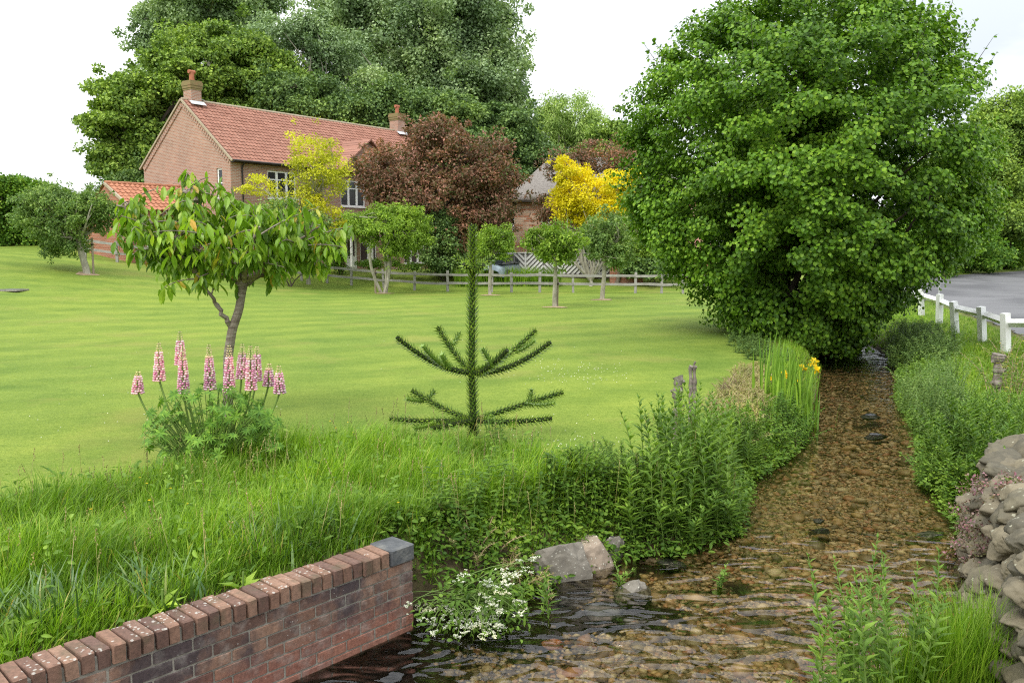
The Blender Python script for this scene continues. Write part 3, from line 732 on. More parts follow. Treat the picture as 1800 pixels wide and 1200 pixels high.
mb = MB(); mb.boxax(wp(WL / 2 - .01, -0.012, -0.165), (UX * WL, UN * 0.05, UZ * 0.10))
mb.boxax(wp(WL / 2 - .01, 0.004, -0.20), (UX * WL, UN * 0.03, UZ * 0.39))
mb.build('footing', 'painted_reflection', wr)  # sheet over the submerged bricks, blackened to paint in the reflection

# ------------------------------------------------------------------ rocks
def rock(name, px, py, Y, size, mat, label, seed, rz=0.0, z=None, cat='rock', group=None, amp=0.55, sub=4):
    c = pd(px, py, Y)
    if z is not None: c[2] = z
    bm = bmesh.new(); bmesh.ops.create_icosphere(bm, subdivisions=sub, radius=1)
    rr = random.Random(seed)
    for v in bm.verts:
        n = v.co.normalized(); s = Vector((seed * 7.1, seed * 3.3, 1.7))
        v.co = n * (1 + amp * mnoise.noise(n * 1.1 + s) + 0.14 * mnoise.noise(n * 3.5 + s))
    for _ in range(8):   # flat facets
        nn = Vector((rr.gauss(0, 1), rr.gauss(0, 1), rr.gauss(0, 1))).normalized(); dcut = rr.uniform(0.62, 0.85)
        for v in bm.verts:
            k = v.co.dot(nn)
            if k > dcut: v.co -= nn * (k - dcut) * 0.86
    for v in bm.verts: v.co += v.co.normalized() * (.035 * mnoise.noise(v.co * 9) + .02 * mnoise.noise(v.co * 22))
    t = tmpl(bm); m2 = MB()
    cr, sr = math.cos(rz), math.sin(rz)
    A = np.array([[cr, sr, 0], [-sr, cr, 0], [0, 0, 1.0]]) * np.array(size)[:, None]
    m2.inst(t, [c], A[None])
    o = m2.build(name, mat, smooth=False, origin=c)
    return tag(o, label, cat, group)
rock('rock', 982, 1004, 6.5, (0.25, 0.18, 0.25), 'rock_grey', 'large angular speckled grey rock in front of the pink rock, below the bank', 3, 0.3, cat='rock')
rock('rock', 1036, 982, 6.8, (0.25, 0.16, 0.24), 'rock', 'pinkish pale rock with a flat face at the foot of the bank', 5, -0.5)
rock('rock', 953, 972, 6.75, (0.20, 0.12, 0.09), 'rock', 'small pale slab tilted above the large grey bank rock', 8, 0.6)
rock('rock', 1072, 968, 6.95, (0.13, 0.13, 0.17), 'rock_grey', 'narrow grey rock tucked right of the pink bank rock', 9)
rock('rock', 1035, 938, 7.05, (0.15, 0.13, 0.12), 'rock', 'cream rounded rock under the nettles above the pink rock', 12)
rock('rock', 790, 1050, 6.05, (0.13, 0.1, 0.10), 'rock_grey', 'dull grey rock behind the white flowered plant by the wall end', 14)
rock('rock', 915, 1060, 6.2, (0.10, 0.08, 0.06), 'rock_grey', 'grey stone at the water edge left of the large angular rock', 15)
rock('river_stone', 1112, 1044, 6.28, (0.14, 0.11, 0.12), 'rock_grey', 'smooth grey stone standing out of the shallow water', 21, 0.4, amp=0.3, cat='stone')
rock('river_stone', 992, 1056, 6.2, (0.06, 0.05, 0.045), 'rock_dark', 'small shiny black wet stone in the stream', 22, cat='stone')
rock('river_stone', 972, 1134, 5.6, (0.09, 0.06, 0.045), 'rock_rust', 'rusty orange stone breaking the water near the wall end', 23, amp=.3, cat='stone')
rock('river_stone', 1062, 1088, 5.95, (0.20, 0.12, 0.04), 'rock_dark', 'flat dark mossy stone awash below the grey stone', 24, cat='stone', z=-0.055)
rock('river_stone', 1442, 933, 7.75, (0.085, 0.05, 0.035), 'rock_dark', 'dark flat stone showing in midstream', 25, cat='stone')
rock('river_stone', 1440, 915, 7.95, (0.06, 0.05, 0.03), 'rock_dark', 'small black stone just behind the midstream flat stone', 26, cat='stone')
rock('river_stone', 1640, 938, 7.75, (0.12, 0.05, 0.03), 'rock_dark', 'long dark stone by the right bank below the nettles', 27, cat='stone')
rock('river_stone', 1540, 768, 11.6, (0.17, 0.10, 0.05), 'rock_dark', 'dark weedy stone in the upper stream', 28, cat='stone')
rock('river_stone', 1530, 733, 12.9, (0.14, 0.09, 0.05), 'rock_dark', 'dark stone with a twig in the upper stream', 29, cat='stone')
rock('river_stone', 1140, 985, 6.95, (0.12, 0.07, 0.05), 'rock', 'brown stone at the foot of the tall willowherb', 30, cat='stone')
rock('river_stone', 1180, 992, 6.88, (0.11, 0.07, 0.05), 'rock_dark', 'dark wet stone at the foot of the tall willowherb', 31, cat='stone')
rock('river_stone', 1375, 806, 10.3, (0.10, 0.07, 0.06), 'rock_grey', 'white and grey stone at the left water edge below the irises', 32, cat='stone')
rock('river_stone', 1345, 826, 9.8, (0.09, 0.07, 0.08), 'rock_grey', 'blue grey stone at the left water edge', 33, cat='stone')
rock('bank_stone', 1285, 690, 13.4, (0.13, 0.1, 0.08), 'rock', 'pale stone on the dry bank by the brown weeds', 34, cat='stone')
rock('bank_stone', 1312, 678, 14.0, (0.12, 0.1, 0.08), 'rock_grey', 'grey stone on the dry bank behind the pale one', 35, cat='stone')
rock('bank_stone', 1345, 745, 11.8, (0.07, 0.06, 0.05), 'rock', 'cream stone low on the dry bank', 36, cat='stone')

# ------------------------------------------------------------------ lumpy stone wall on the right
sw = thing('stone_wall', 'old lumpy rubble stone wall rising from the stream at the right edge of the view', 'wall', (3.6, 6.0, 0))
path = np.array([(4.9,8.1),(4.15,7.6),(3.76,6.95),(3.44,6.3),(3.13,5.6),(2.84,4.9),(2.62,4.2),(2.52,3.2),(2.48,2.0)])
pp = resample(path, 90); tg = unit(np.gradient(pp, axis=0)); nr = np.stack([tg[:, 1], -tg[:, 0]], 1)     # towards the right/back
nr = -nr if nr[40][0] < 0 else nr
mb = MB(); st_v = []
SW_H = lambda s: 0.80 + 0.06 * np.sin(s * 0.2)
N = 620
si = R.uniform(0, 89, N); z = R.uniform(-0.1, 1.0, N) * 0.84
px_ = np.stack([np.interp(si, range(90), pp[:, 0]), np.interp(si, range(90), pp[:, 1])], 1); nn_ = np.stack([np.interp(si, range(90), nr[:, 0]), np.interp(si, range(90), nr[:, 1])], 1)
c = np.concatenate([px_ + nn_ * (0.10 + 0.22 * np.clip(z, 0, 1)[:, None] ** 1.2 + R.normal(size=(N, 1)) * 0.02), z[:, None]], 1)
N2 = 560; si = R.uniform(0, 89, N2); wd = R.uniform(0.25, 0.95, N2)
p2 = np.stack([np.interp(si, range(90), pp[:, 0]), np.interp(si, range(90), pp[:, 1])], 1); n2 = np.stack([np.interp(si, range(90), nr[:, 0]), np.interp(si, range(90), nr[:, 1])], 1)
c2 = np.concatenate([p2 + n2 * wd[:, None], (0.80 + R.normal(size=(N2, 1)) * 0.018)], 1)
C_ = np.concatenate([c, c2])
# keep stones from piling into one another
keep = []; 
for q in range(len(C_)):
    if all(np.sum(((C_[q] - C_[k_]) * (1, 1, 1.35)) ** 2) > 0.112 ** 2 for k_ in keep): keep.append(q)
C_ = C_[keep]
for q, t in enumerate(STONES):
    k_ = C_[q::5]; n_ = len(k_)
    D = unit(np.stack([R.normal(size=n_) * .25 - .35, R.normal(size=n_) * .25 - .9, R.normal(size=n_) * .12], 1)); Nn = unit(R.normal(size=(n_, 3)) * .35 + (-.3, 0, .9))
    mb.inst(t, k_, axes(D, Nn, R.uniform(.14, .24, n_), R.uniform(.11, .16, n_), R.uniform(.050, .080, n_)))
mb.build('wall_stones', 'flint', sw, smooth=True)
mb = MB()
i0 = np.concatenate([pp + nr * 0.12, ]); top = pp + nr * 0.34; back = pp + nr * 1.1
n = 90; zz = np.zeros((n, 1))
vv = np.concatenate([np.c_[i0, zz - .3], np.c_[top, zz + 0.77], np.c_[back, zz + 0.79], np.c_[back, zz - .3]])
i = np.arange(n - 1); fl = []
for a_, b_ in ((0, 1), (1, 2), (2, 3)): fl.append(np.stack([a_ * n + i, a_ * n + i + 1, b_ * n + i + 1, b_ * n + i], -1))
mb.add(vv, fl + [np.array([[0, n, 2 * n, 3 * n]])]); mb.build('wall_core', 'wmortar', sw, smooth=True)

mb = MB(); dd_ = C_ - np.array([0, 0, EYE]); zc = dd_[:, 1] * cP - dd_[:, 2] * sP; uu = 900 + 1500 * dd_[:, 0] / zc; vv_ = 600 - 1500 * (dd_[:, 2] * cP + dd_[:, 1] * sP) / zc
k_ = (np.abs(uu - 1735) < 45) & (np.abs(vv_ - 910) < 70) & (C_[:, 1] > 6); cl_ = np.repeat(C_[k_], 5, 0) + R.normal(size=(k_.sum() * 5, 3)) * .07 + (-.06, -.10, .02)
tf_ = thing('creeping_toadflax', 'purple flowered creeping plant growing on the face of the stone wall', 'plant', cl_.mean(0))
clump_leaves(mb, cl_, .07, 34, .022, .018, LEAF, .8); mb.build('foliage', 'lf_purple', tf_)
k_ = R.random(len(C_)) < .10; mb = MB(); blades_ = np.repeat(C_[k_], 40, 0) + R.normal(size=(k_.sum() * 40, 3)) * (.04, .04, .01) + (0, -.02, .03)
clump_leaves(mb, C_[k_] + (-.02, -.05, .05), .05, 40, .02, .014, LEAF, .6); tag(mb.build('wall_moss', 'lf_hedge'), 'small green moss and weed tufts growing between the stones of the rubble wall', 'moss', kind='stuff')

# ------------------------------------------------------------------ brick house (local x along the front, y to the back)
HA = math.atan2(0.8, 0.6); HO = (-13.95, 43.0, 0.0)
house = thing('brick_house', 'long two storey pink brick house with red pantile roof and two chimneys', 'house', HO, rz=HA)
HL, HW, ZE, ZR, ZB = 16.3, 7.9, 6.9, 10.05, 0.2
def hb(mb, name, mats, smooth=False, parent=None): 
    o = mb.build(name, mats, smooth=smooth); o.parent = parent or house; return o
mb = MB()
v = [(0,0,ZB),(HL,0,ZB),(HL,HW,ZB),(0,HW,ZB),(0,0,ZE),(HL,0,ZE),(HL,HW,ZE),(0,HW,ZE),(0,HW/2,ZR-.02),(HL,HW/2,ZR-.02)]
# front and gable with real openings
def wall_open(mb, L, z0, z1, openings, place, rev=0.12):
    xs = sorted({0, L, *[o[0] for o in openings], *[o[1] for o in openings]}); zs = sorted({z0, z1, *[o[2] for o in openings], *[o[3] for o in openings]})
    for a0, a1 in zip(xs, xs[1:]):
        for b0, b1 in zip(zs, zs[1:]):
            cx_, cz_ = (a0 + a1) / 2, (b0 + b1) / 2
            if any(o[0] < cx_ < o[1] and o[2] < cz_ < o[3] for o in openings): continue
            mb.add([place(a0, 0, b0), place(a1, 0, b0), place(a1, 0, b1), place(a0, 0, b1)], [[(0, 1, 2, 3)]])
    for o in openings:
        q = [(o[0], o[2]), (o[1], o[2]), (o[1], o[3]), (o[0], o[3])]
        for (a0, b0), (a1, b1) in zip(q, q[1:] + q[:1]):
            mb.add([place(a0, 0, b0), place(a0, rev, b0), place(a1, rev, b1), place(a1, 0, b1)], [[(0, 1, 2, 3)]])
front_open = [(2.2,4.05,4.99,6.42),(7.16,9.04,4.75,6.25),(12.2,14.1,1.42,2.85),(8.55,9.9,1.60,2.75),(7.45,8.35,1.1,3.15)]
gable_open = [(0.72,1.18,4.95,6.42)]
FP = lambda a, d, z: (a, d, z)
GP = lambda a, d, z: (d, a, z)
wall_open(mb, HL, ZB, ZE, front_open, FP)
wall_open(mb, HW, ZB, ZE, gable_open, GP)
mb.add([v[4], v[7], v[8]], [[(0, 1, 2)]]); mb.add([v[5], v[6], v[9]], [[(0, 1, 2)]])
mb.add([v[1], v[2], v[6], v[5]], [[(0, 1, 2, 3)]]); mb.add([v[2], v[3], v[7], v[6]], [[(0, 1, 2, 3)]])
# brick buttress strip at the corner and stepped kneeler
mb.box((0.3, -0.012, (ZE + ZB) / 2 - .05), (0.62, 0.03, ZE - ZB - .2)); mb.box((-0.012, 0.3, (ZE + ZB) / 2 - .05), (0.03, 0.64, ZE - ZB - .25))
# bands under the verge of the gable
for yy0, yy1 in ((0.05, HW / 2), (HW - 0.05, HW / 2)):
    n_ = 26
    for q in range(n_):
        y0 = yy0 + (yy1 - yy0) * (q + .5) / n_; zz_ = ZE + (ZR - ZE) * (q + .5) / n_
        mb.box((-0.025, y0, zz_ - 0.20), (0.055, abs(yy1 - yy0) / n_ * 1.0, 0.24), rx=math.atan2(ZR - ZE, HW / 2) * (1 if yy1 > yy0 else -1))
wall_o = hb(mb, 'wall', 'brick_house')
# interior dark so that the glass has something behind it
def pantiles(mb, L, run0, run1, tile=0.235, gauge=0.30, amp=0.028):
    """run0 (eave y,z) -> run1 (ridge y,z) along x 0..L"""
    y0, z0 = run0; y1, z1 = run1; sl = math.hypot(y1 - y0, z1 - z0); dy, dz = (y1 - y0) / sl, (z1 - z0) / sl
    nx_, nr_ = max(1, round(L / tile)), max(1, round(sl / gauge)); tw, g = L / nx_, sl / nr_
    u = np.linspace(0, 1, 7); prof = amp * np.where(u < .35, np.cos(u / .35 * math.pi / 2) * 1.0, -0.6 * np.sin((u - .35) / .65 * math.pi)) ; prof[-1] = amp
    tv, tf = [], []
    for r_ in (0, 1, 2):
        s_ = (-0.04 * g, -0.04 * g, g * 1.02)[r_]; h_ = (0.0, 0.034, 0.002)[r_]
        for k_ in range(7): tv.append((u[k_] * tw, s_, h_ + (prof[k_] if r_ else prof[k_] * .6 - .01)))
    for r_ in (0, 1):
        for k_ in range(6): tf.append((r_ * 7 + k_, r_ * 7 + k_ + 1, r_ * 7 + k_ + 8, r_ * 7 + k_ + 7))
    I, J = np.meshgrid(np.arange(nx_), np.arange(nr_)); I = I.ravel(); J = J.ravel()
    pos = np.stack([I * tw, y0 + J * g * dy, z0 + J * g * dz], 1)
    pos[:, 2] += R.normal(size=len(pos)) * 0.004
    A = np.array([[1, 0, 0], [0, dy, dz], [0, -dz, dy]], float)
    if y1 < y0: A = np.array([[1, 0, 0], [0, dy, dz], [0, dz, -dy]], float)
    mb.inst(T(tv, tf), pos, np.repeat(A[None], len(pos), 0))
roof = MB()
pantiles(roof, HL + .12, (-0.28, ZE - 0.16), (HW / 2, ZR + 0.06))
pantiles(roof, HL + .12, (HW + 0.28, ZE - 0.16), (HW / 2, ZR + 0.06))
roof_o = hb(roof, 'roof', 'tile'); roof_o.location = (-0.06, 0, 0)
def rpart(mb, name, mats, smooth=False):
    o = mb.build(name, mats, smooth=smooth); o.parent = roof_o; o.location = (0.06, 0, 0); return o
mb = MB()
for q in range(int(HL / .33)):
    mb.tube([(q * .33 - .04, HW / 2, ZR + .045), (q * .33 + .30, HW / 2, ZR + .055)], 0.085, 8)
rpart(mb, 'ridge_tiles', 'mortar')
mb = MB()
pit = math.atan2(ZR - ZE, HW / 2)
for sgn, yy in ((1, 0), (-1, HW)):
    L_ = math.hypot(HW / 2 + .28, ZR - ZE + .16)
    cy = (yy - .28 * sgn + HW / 2) / 2; cz_ = (ZE - .16 + ZR) / 2
    mb.box((-0.06, cy, cz_ + 0.0), (0.10, L_, 0.10), rx=pit * sgn)
rpart(mb, 'verge', 'mortar')
mb = MB(); mb.tube([(-.05, -0.36, ZE - .17), (HL + .1, -0.36, ZE - .20)], 0.06, 8); mb.tube([(0.62, -0.33, ZE - .2), (0.62, -0.08, ZE - .42), (0.62, -0.08, 1.0)], 0.045, 8)
mb.box((HL / 2, -0.15, ZE - .23), (HL, 0.26, 0.03))
rpart(mb, 'gutter', 'pipe')
def chimney(cx, h, wbot, seed):
    cy = HW / 2
    mb = MB(); z0 = ZR - 0.6
    mb.box((cx, cy, z0 + (h) / 2), (wbot, wbot * 1.15, h)); 
    rpart(mb, 'chimney', 'brick_house')
    mb = MB(); zt = z0 + h
    for q, (e, hh) in enumerate(((.05, .09), (.10, .13), (.14, .17), (.08, .08))):
        mb.box((cx, cy, zt + hh / 2), (wbot + e, wbot * 1.15 + e, hh)); zt += hh
    rpart(mb, 'chimney_cap', 'lichen_brick')
    mb = MB(); mb.tube([(cx, cy, zt), (cx, cy, zt + .45)], [.14, .12], 12); mb.tube([(cx - .18, cy, zt + .48), (cx + .18, cy, zt + .48)], .10, 10)
    rpart(mb, 'chimney_pot', 'pot')
    mb = MB(); mb.box((cx, cy - wbot * .62 - .10, ZR - .12), (wbot + .25, .32, 0.015), rx=pit); mb.box((cx + wbot / 2 + .15, cy, ZR + .12), (.3, .35, .02))
    rpart(mb, 'flashing', 'lead')
chimney(0.62, 1.15, .60, 1); chimney(HL - .5, 1.3, .66, 2)
# shallow cross gable with its own tiles, mostly behind the copper tree
mb = MB(); GX0, GX1 = 6.55, 12.0; gm = (GX0 + GX1) / 2; gz = 8.55
mb.add([(GX0, -.06, ZE - .5), (GX1, -.06, ZE - .5), (gm, -.06, gz)], [[(0, 1, 2)]])
hb(mb, 'gable_wall', 'brick_house')
mb = MB()
for q in range(14):
    for sgn in (-1, 1):
        f = (q + .5) / 14; xx = (GX0 if sgn < 0 else GX1) + (gm - (GX0 if sgn < 0 else GX1)) * f; zz_ = ZE - .5 + (gz - ZE + .5) * f
        dep = (zz_ - ZE) / (ZR - ZE) * HW / 2 + 0.3
        mb.box((xx, -0.2 + (max(dep, .1)) / 2, zz_ + .06), (.30 * 1.02, max(dep, .1) + .25, .07), ry=math.atan2(gz - ZE + .5, gm - GX0) * sgn)
hb(mb, 'gable_roof', 'tile')

def window(px0, px1, z0, z1, place, lights=3, trans=True, fr=0.085, parent=house, depth=0.06, hopper=0.32, toz=True, curtain=False):
    mb = MB()
    def bar(a0, a1, b0, b1, d0=depth, d1=depth + .06, mi=0):
        c = [place(x, d, z_) for x in (a0, a1) for d in (d0, d1) for z_ in (b0, b1)]
        mb.add(c, [BOX.f], mi)
    bar(px0, px1, z0, z0 + fr); bar(px0, px1, z1 - fr, z1); bar(px0, px0 + fr, z0 + fr, z1 - fr); bar(px1 - fr, px1, z0 + fr, z1 - fr)
    w = (px1 - px0) / lights
    for k_ in range(1, lights): bar(px0 + w * k_ - fr * .8, px0 + w * k_ + fr * .8, z0 + fr, z1 - fr, depth - .012)
    if trans:
        for k_ in range(lights):
            zt = z1 - (z1 - z0) * hopper; bar(px0 + w * k_ + fr * .8, px0 + w * (k_ + 1) - fr * .8, zt - .03, zt + .03, depth - .006)
    bar(px0 - .06, px1 + .06, z0 - .05, z0 - .002, -0.07, depth + .05)
    f = mb.build('window', 'white'); f.parent = parent
    mb = MB(); mb.add([place(px0 + .02, depth + .035, z0 + .02), place(px1 - .02, depth + .035, z0 + .02), place(px1 - .02, depth + .035, z1 - .02), place(px0 + .02, depth + .035, z1 - .02)], [[(0, 1, 2, 3)]])
    g = mb.build('pane', 'glass'); g.parent = f
    return f
window(2.2, 4.05, 4.99, 6.42, FP, 3); window(7.16, 9.04, 4.75, 6.25, FP, 3); window(12.2, 14.1, 1.42, 2.85, FP, 3)
window(8.55, 9.9, 1.60, 2.75, FP, 2, False); window(0.72, 1.18, 4.95, 6.42, GP, 1, True, hopper=.5)
# front door with two narrow lights, in a white porch
mb = MB()
for a0, a1, d0, d1, b0, b1 in ((7.45,8.35,.05,.10,1.1,3.15),(7.05,7.16,-.9,-.8,1.0,3.2),(8.62,8.73,-.9,-.8,1.0,3.2)):
    mb.add([(x, d, z_) for x in (a0, a1) for d in (d0, d1) for z_ in (b0, b1)], [BOX.f])
mb.add([(x, d, z_) for x in (7.5, 8.3) for d in (.03, .05) for z_ in (1.3, 1.8)], [BOX.f])
dr = hb(mb, 'front_door', 'white')
mb = MB()
for a0 in (7.62, 7.98):
    mb.add([(a0, .045, 1.95), (a0 + .18, .045, 1.95), (a0 + .18, .045, 2.75), (a0 + .09, .045, 2.88), (a0, .045, 2.75)], [[(0, 1, 2, 3, 4)]])
g = mb.build('pane', 'glass'); g.parent = dr
mb = MB(); mb.box((7.86, .02, 1.86), (.22, .02, .05)); g = mb.build('letter_box', 'pipe'); g.parent = dr
mb = MB()
mb.box((7.9, -.45, 3.32), (2.1, 1.15, .10)); mb.box((7.9, -.45, 3.45), (1.9, .95, .16))
hb(mb, 'porch_roof', 'lead')
mb = MB(); mb.box((7.9, -.55, .75), (2.2, 1.0, .4)); hb(mb, 'doorstep', 'wmortar')

# orange tiled outbuilding by the gable
ob_ = thing('outbuilding', 'single storey outbuilding with bright orange pantile roof against the house gable', 'outbuilding', HO, rz=HA)
mb = MB(); ox0, ox1, oy0, oy1, oze, ozr = -4.2, -0.02, 2.1, 6.1, 4.35, 5.55
v = [(ox0,oy0,.6),(ox1,oy0,.6),(ox1,oy1,.6),(ox0,oy1,.6),(ox0,oy0,oze),(ox1,oy0,oze),(ox1,oy1,oze),(ox0,oy1,oze),(ox0,4.1,ozr-.05),(ox1,4.1,ozr-.05)]
mb.add(v, [[(0,1,5,4),(2,3,7,6),(1,2,6,5),(3,0,4,7)], [(4,8,7),(5,6,9)]])
g = mb.build('wall', 'brick_red'); g.parent = ob_
mb = MB(); pantiles(mb, 4.25, (1.9, oze - .08), (4.1, ozr + .05), 0.26, 0.33, .035); pantiles(mb, 4.25, (6.3, oze - .08), (4.1, ozr + .05), 0.26, 0.33, .035)
mb2 = mb; g = mb2.build('roof', 'tile_orange'); g.parent = ob_; g.location = (-4.25, 0, 0); orf = g
mb = MB()
for q in range(13): mb.tube([(q * .33, 4.1, ozr + .05), (q * .33 + .31, 4.1, ozr + .06)], .09, 8)
g = mb.build('ridge_tiles', 'tile_orange'); g.parent = orf
mb = MB(); mb.box((-.02, 3.0, (oze + ozr) / 2), (.1, 2.5, .12), rx=math.atan2(ozr - oze, 2.2)); g = mb.build('verge', 'mortar'); g.parent = orf

# low garden wall behind the left fence
a_ = pd(118, 440, 44.5); b_ = pd(262, 440, 43.0)
gw = thing('garden_wall', 'low red brick garden wall behind the timber fence on the left', 'wall', (a_[0], a_[1], 0), rz=math.atan2(b_[1] - a_[1], b_[0] - a_[0]))
L_ = math.hypot(*(b_ - a_)[:2]); gz0 = g1(a_[0], a_[1])
mb = MB(); mb.box((L_ / 2, 0, gz0 - 0.05), (L_, .22, 1.3)); g = mb.build('wall_body', 'brick_red'); g.parent = gw
mb = MB(); mb.box((L_ / 2, 0, gz0 + .64), (L_ + .06, .30, .08)); g = mb.build('coping', 'brick_red'); g.parent = gw

# ------------------------------------------------------------------ thatched cottage
CX0, CY0, CL, CWd = 0.15, 50.0, 10.5, 6.0
cot = thing('thatched_cottage', 'cottage of mottled orange brick with a grey hipped thatched roof, behind the small trees', 'cottage', (CX0, CY0, 0))
mb = MB()
CP = lambda a, d, z: (a, d, z)
cop = [(1.55, 2.45, 3.75, 4.75), (3.4, 4.6, 1.6, 2.5)]
wall_open(mb, CL, .5, 5.25, cop, CP)
v = [(0,0,.5),(CL,0,.5),(CL,CWd,.5),(0,CWd,.5),(0,0,5.25),(CL,0,5.25),(CL,CWd,5.25),(0,CWd,5.25)]
mb.add(v, [[(1,2,6,5),(2,3,7,6),(3,0,4,7)]])
g = mb.build('wall', 'brick_cottage'); g.parent = cot
window(1.55, 2.45, 3.75, 4.75, CP, 2, False, parent=cot); window(3.4, 4.6, 1.6, 2.5, CP, 2, False, parent=cot)
# thatch: rings from eave to ridge, thick rolled edge
mb = MB(); rings = []
def ring(e, z, k, n=88):
    # rounded rectangle, k 0 eave .. 1 ridge
    hx, hy = (CL / 2 + e) * (1 - k) + 3.3 * k, (CWd / 2 + e) * (1 - k) + 0.12 * k
    th = np.linspace(0, 2 * math.pi, n, endpoint=False)
    c_, s_ = np.cos(th), np.sin(th); p = 5
    r_ = (np.abs(c_ / hx) ** p + np.abs(s_ / hy) ** p) ** (-1 / p)
    return np.stack([CL / 2 + r_ * c_, CWd / 2 + r_ * s_, np.full(n, z)], 1)
prof = [(0.0, 5.1, 0), (0.40, 5.05, 0), (0.52, 5.22, 0), (0.42, 5.42, 0.01)] + [(0.38, 5.42 + 2.25 * k ** 0.93, k) for k in np.linspace(.08, 1, 14)]
rr_ = np.array([ring(*p_) for p_ in prof])
rr_ += np.array([[mnoise.noise(Vector(q * 1.3)) * .07 for q in row] for row in rr_])[..., None] * np.array([1, 1, 1])
n = 88; m_ = len(prof); i = (np.arange(m_ - 1)[:, None] * n + np.arange(n)[None]); j = (np.arange(m_ - 1)[:, None] * n + (np.arange(n)[None] + 1) % n)
fq = np.stack([i, j, j + n, i + n], -1).reshape(-1, 4)
mb.add(rr_.reshape(-1, 3), [fq, ])
mb.F[n] = [(np.array([[(m_ - 1) * n + k for k in range(n)]]), 0)]
g = mb.build('thatched_roof', 'thatch', smooth=True); g.parent = cot
mb = MB(); mb.tube([(2.0, 3, 7.62), (CL / 2, 3, 7.72), (CL - 2.0, 3, 7.62)], .17, 8); h_ = mb.build('ridge_roll', 'thatch', smooth=True); h_.parent = g
mb = MB(); mb.box((-.15, -.1, 5.0), (.5, .12, .14), ry=.5); mb.box((CL / 2, -.2, 5.08), (CL + .3, .36, .08)); h_ = mb.build('eave_underside', 'thatch_eave_shade'); h_.parent = cot  # dark boxes paint in the eave shadow on the underside
# small brick lean-to with white framed window at the right
lt = thing('brick_shed', 'small red brick shed with white framed window beside the large bush', 'shed', (7.4, 45.5, 0))
mb = MB(); LP_ = lambda a, d, z: (a, d, z)
wall_open(mb, 3.2, .6, 2.35, [(.55, 1.5, 1.2, 2.1)], LP_); mb.add([(0,0,.6),(0,2.5,.6),(0,2.5,2.9),(0,0,2.35)], [[(0,1,2,3)]]); mb.add([(3.2,0,.6),(3.2,2.5,.6),(3.2,2.5,2.9),(3.2,0,2.35)], [[(0,3,2,1)]]); mb.add([(0,2.5,.6),(3.2,2.5,.6),(3.2,2.5,2.9),(0,2.5,2.9)], [[(0,3,2,1)]])
g = mb.build('wall', 'brick_red'); g.parent = lt
mb = MB(); mb.box((1.6, 1.2, 2.68), (3.5, 2.9, .1), rx=math.atan2(.55, 2.5)); g = mb.build('roof', 'tile'); g.parent = lt
window(.55, 1.5, 1.2, 2.1, LP_, 2, False, parent=lt)
lw = thing('garden_wall', 'low dark brick wall between the chevron fence and the brick shed', 'wall', (5.6, 44.2, 0))
mb = MB(); mb.box((5.9, 44.2, 1.15), (1.7, .25, 1.3)); mb.build('wall_body', 'brick_red', lw)

# ------------------------------------------------------------------ chevron board fence
cf0 = pd(800, 470, 46.8); cf1 = pd(1120, 470, 44.4)
cvl = math.hypot(*(cf1 - cf0)[:2]); cva = math.atan2(cf1[1] - cf0[1], cf1[0] - cf0[0])
cv = thing('board_fence', 'silver grey board fence with a herringbone pattern of slanting boards in front of the cottage', 'fence', (cf0[0], cf0[1], 0), rz=cva)
npan = 5; pw = cvl / npan
for k_ in range(npan):
    zb = 1.05; ht = 1.08
    mb = MB(); x0 = k_ * pw + .05; x1 = (k_ + 1) * pw - .05; xm = (x0 + x1) / 2
    bw_, gap = .105, .25
    for sgn in (1, -1):
        # boards slope up towards the panel's middle; clip by keeping them inside their half
        for q in range(-12, 14):
            pts = []
            for s_ in np.linspace(0, 1, 9):
                xx = s_ * (xm - x0); zz_ = zb + q * gap + (xm - x0) * s_ * 1.0
                if zb <= zz_ <= zb + ht: pts.append((xx, zz_))
            if len(pts) < 2: continue
            (xa, za), (xb, zb2) = pts[0], pts[-1]
            # extend to the clip lines exactly
            ext = min(xa, za - zb); xa -= ext; za -= ext
            ext = min((xm - x0) - xb, zb + ht - zb2); xb += ext; zb2 += ext
            X = lambda a: x0 + a if sgn > 0 else x1 - a
            L_ = math.hypot(xb - xa, zb2 - za)
            if L_ < .1: continue
            mb.box(((X(xa) + X(xb)) / 2, -0.02, (za + zb2) / 2), (L_, .02, bw_), ry=-math.pi / 4 * sgn)
    g = mb.build('chevron_panel', 'board'); g.parent = cv
    mb = MB(); mb.box(((x0 + x1) / 2, .02, zb + ht / 2), (x1 - x0, .015, ht)); h_ = mb.build('backing', 'board_dark'); h_.parent = g
for k_ in range(npan + 1):
    mb = MB(); mb.box((k_ * pw, 0, 1.1), (.10, .10, 2.2)); g = mb.build('post', 'board'); g.parent = cv
mb = MB(); mb.box((cvl / 2, -.02, 2.16), (cvl, .09, .05)); g = mb.build('top_rail', 'board'); g.parent = cv
mb = MB(); mb.box((cvl / 2, -.04, .95), (cvl, .12, .22)); g = mb.build('gravel_board', 'bark_dark'); g.parent = cv

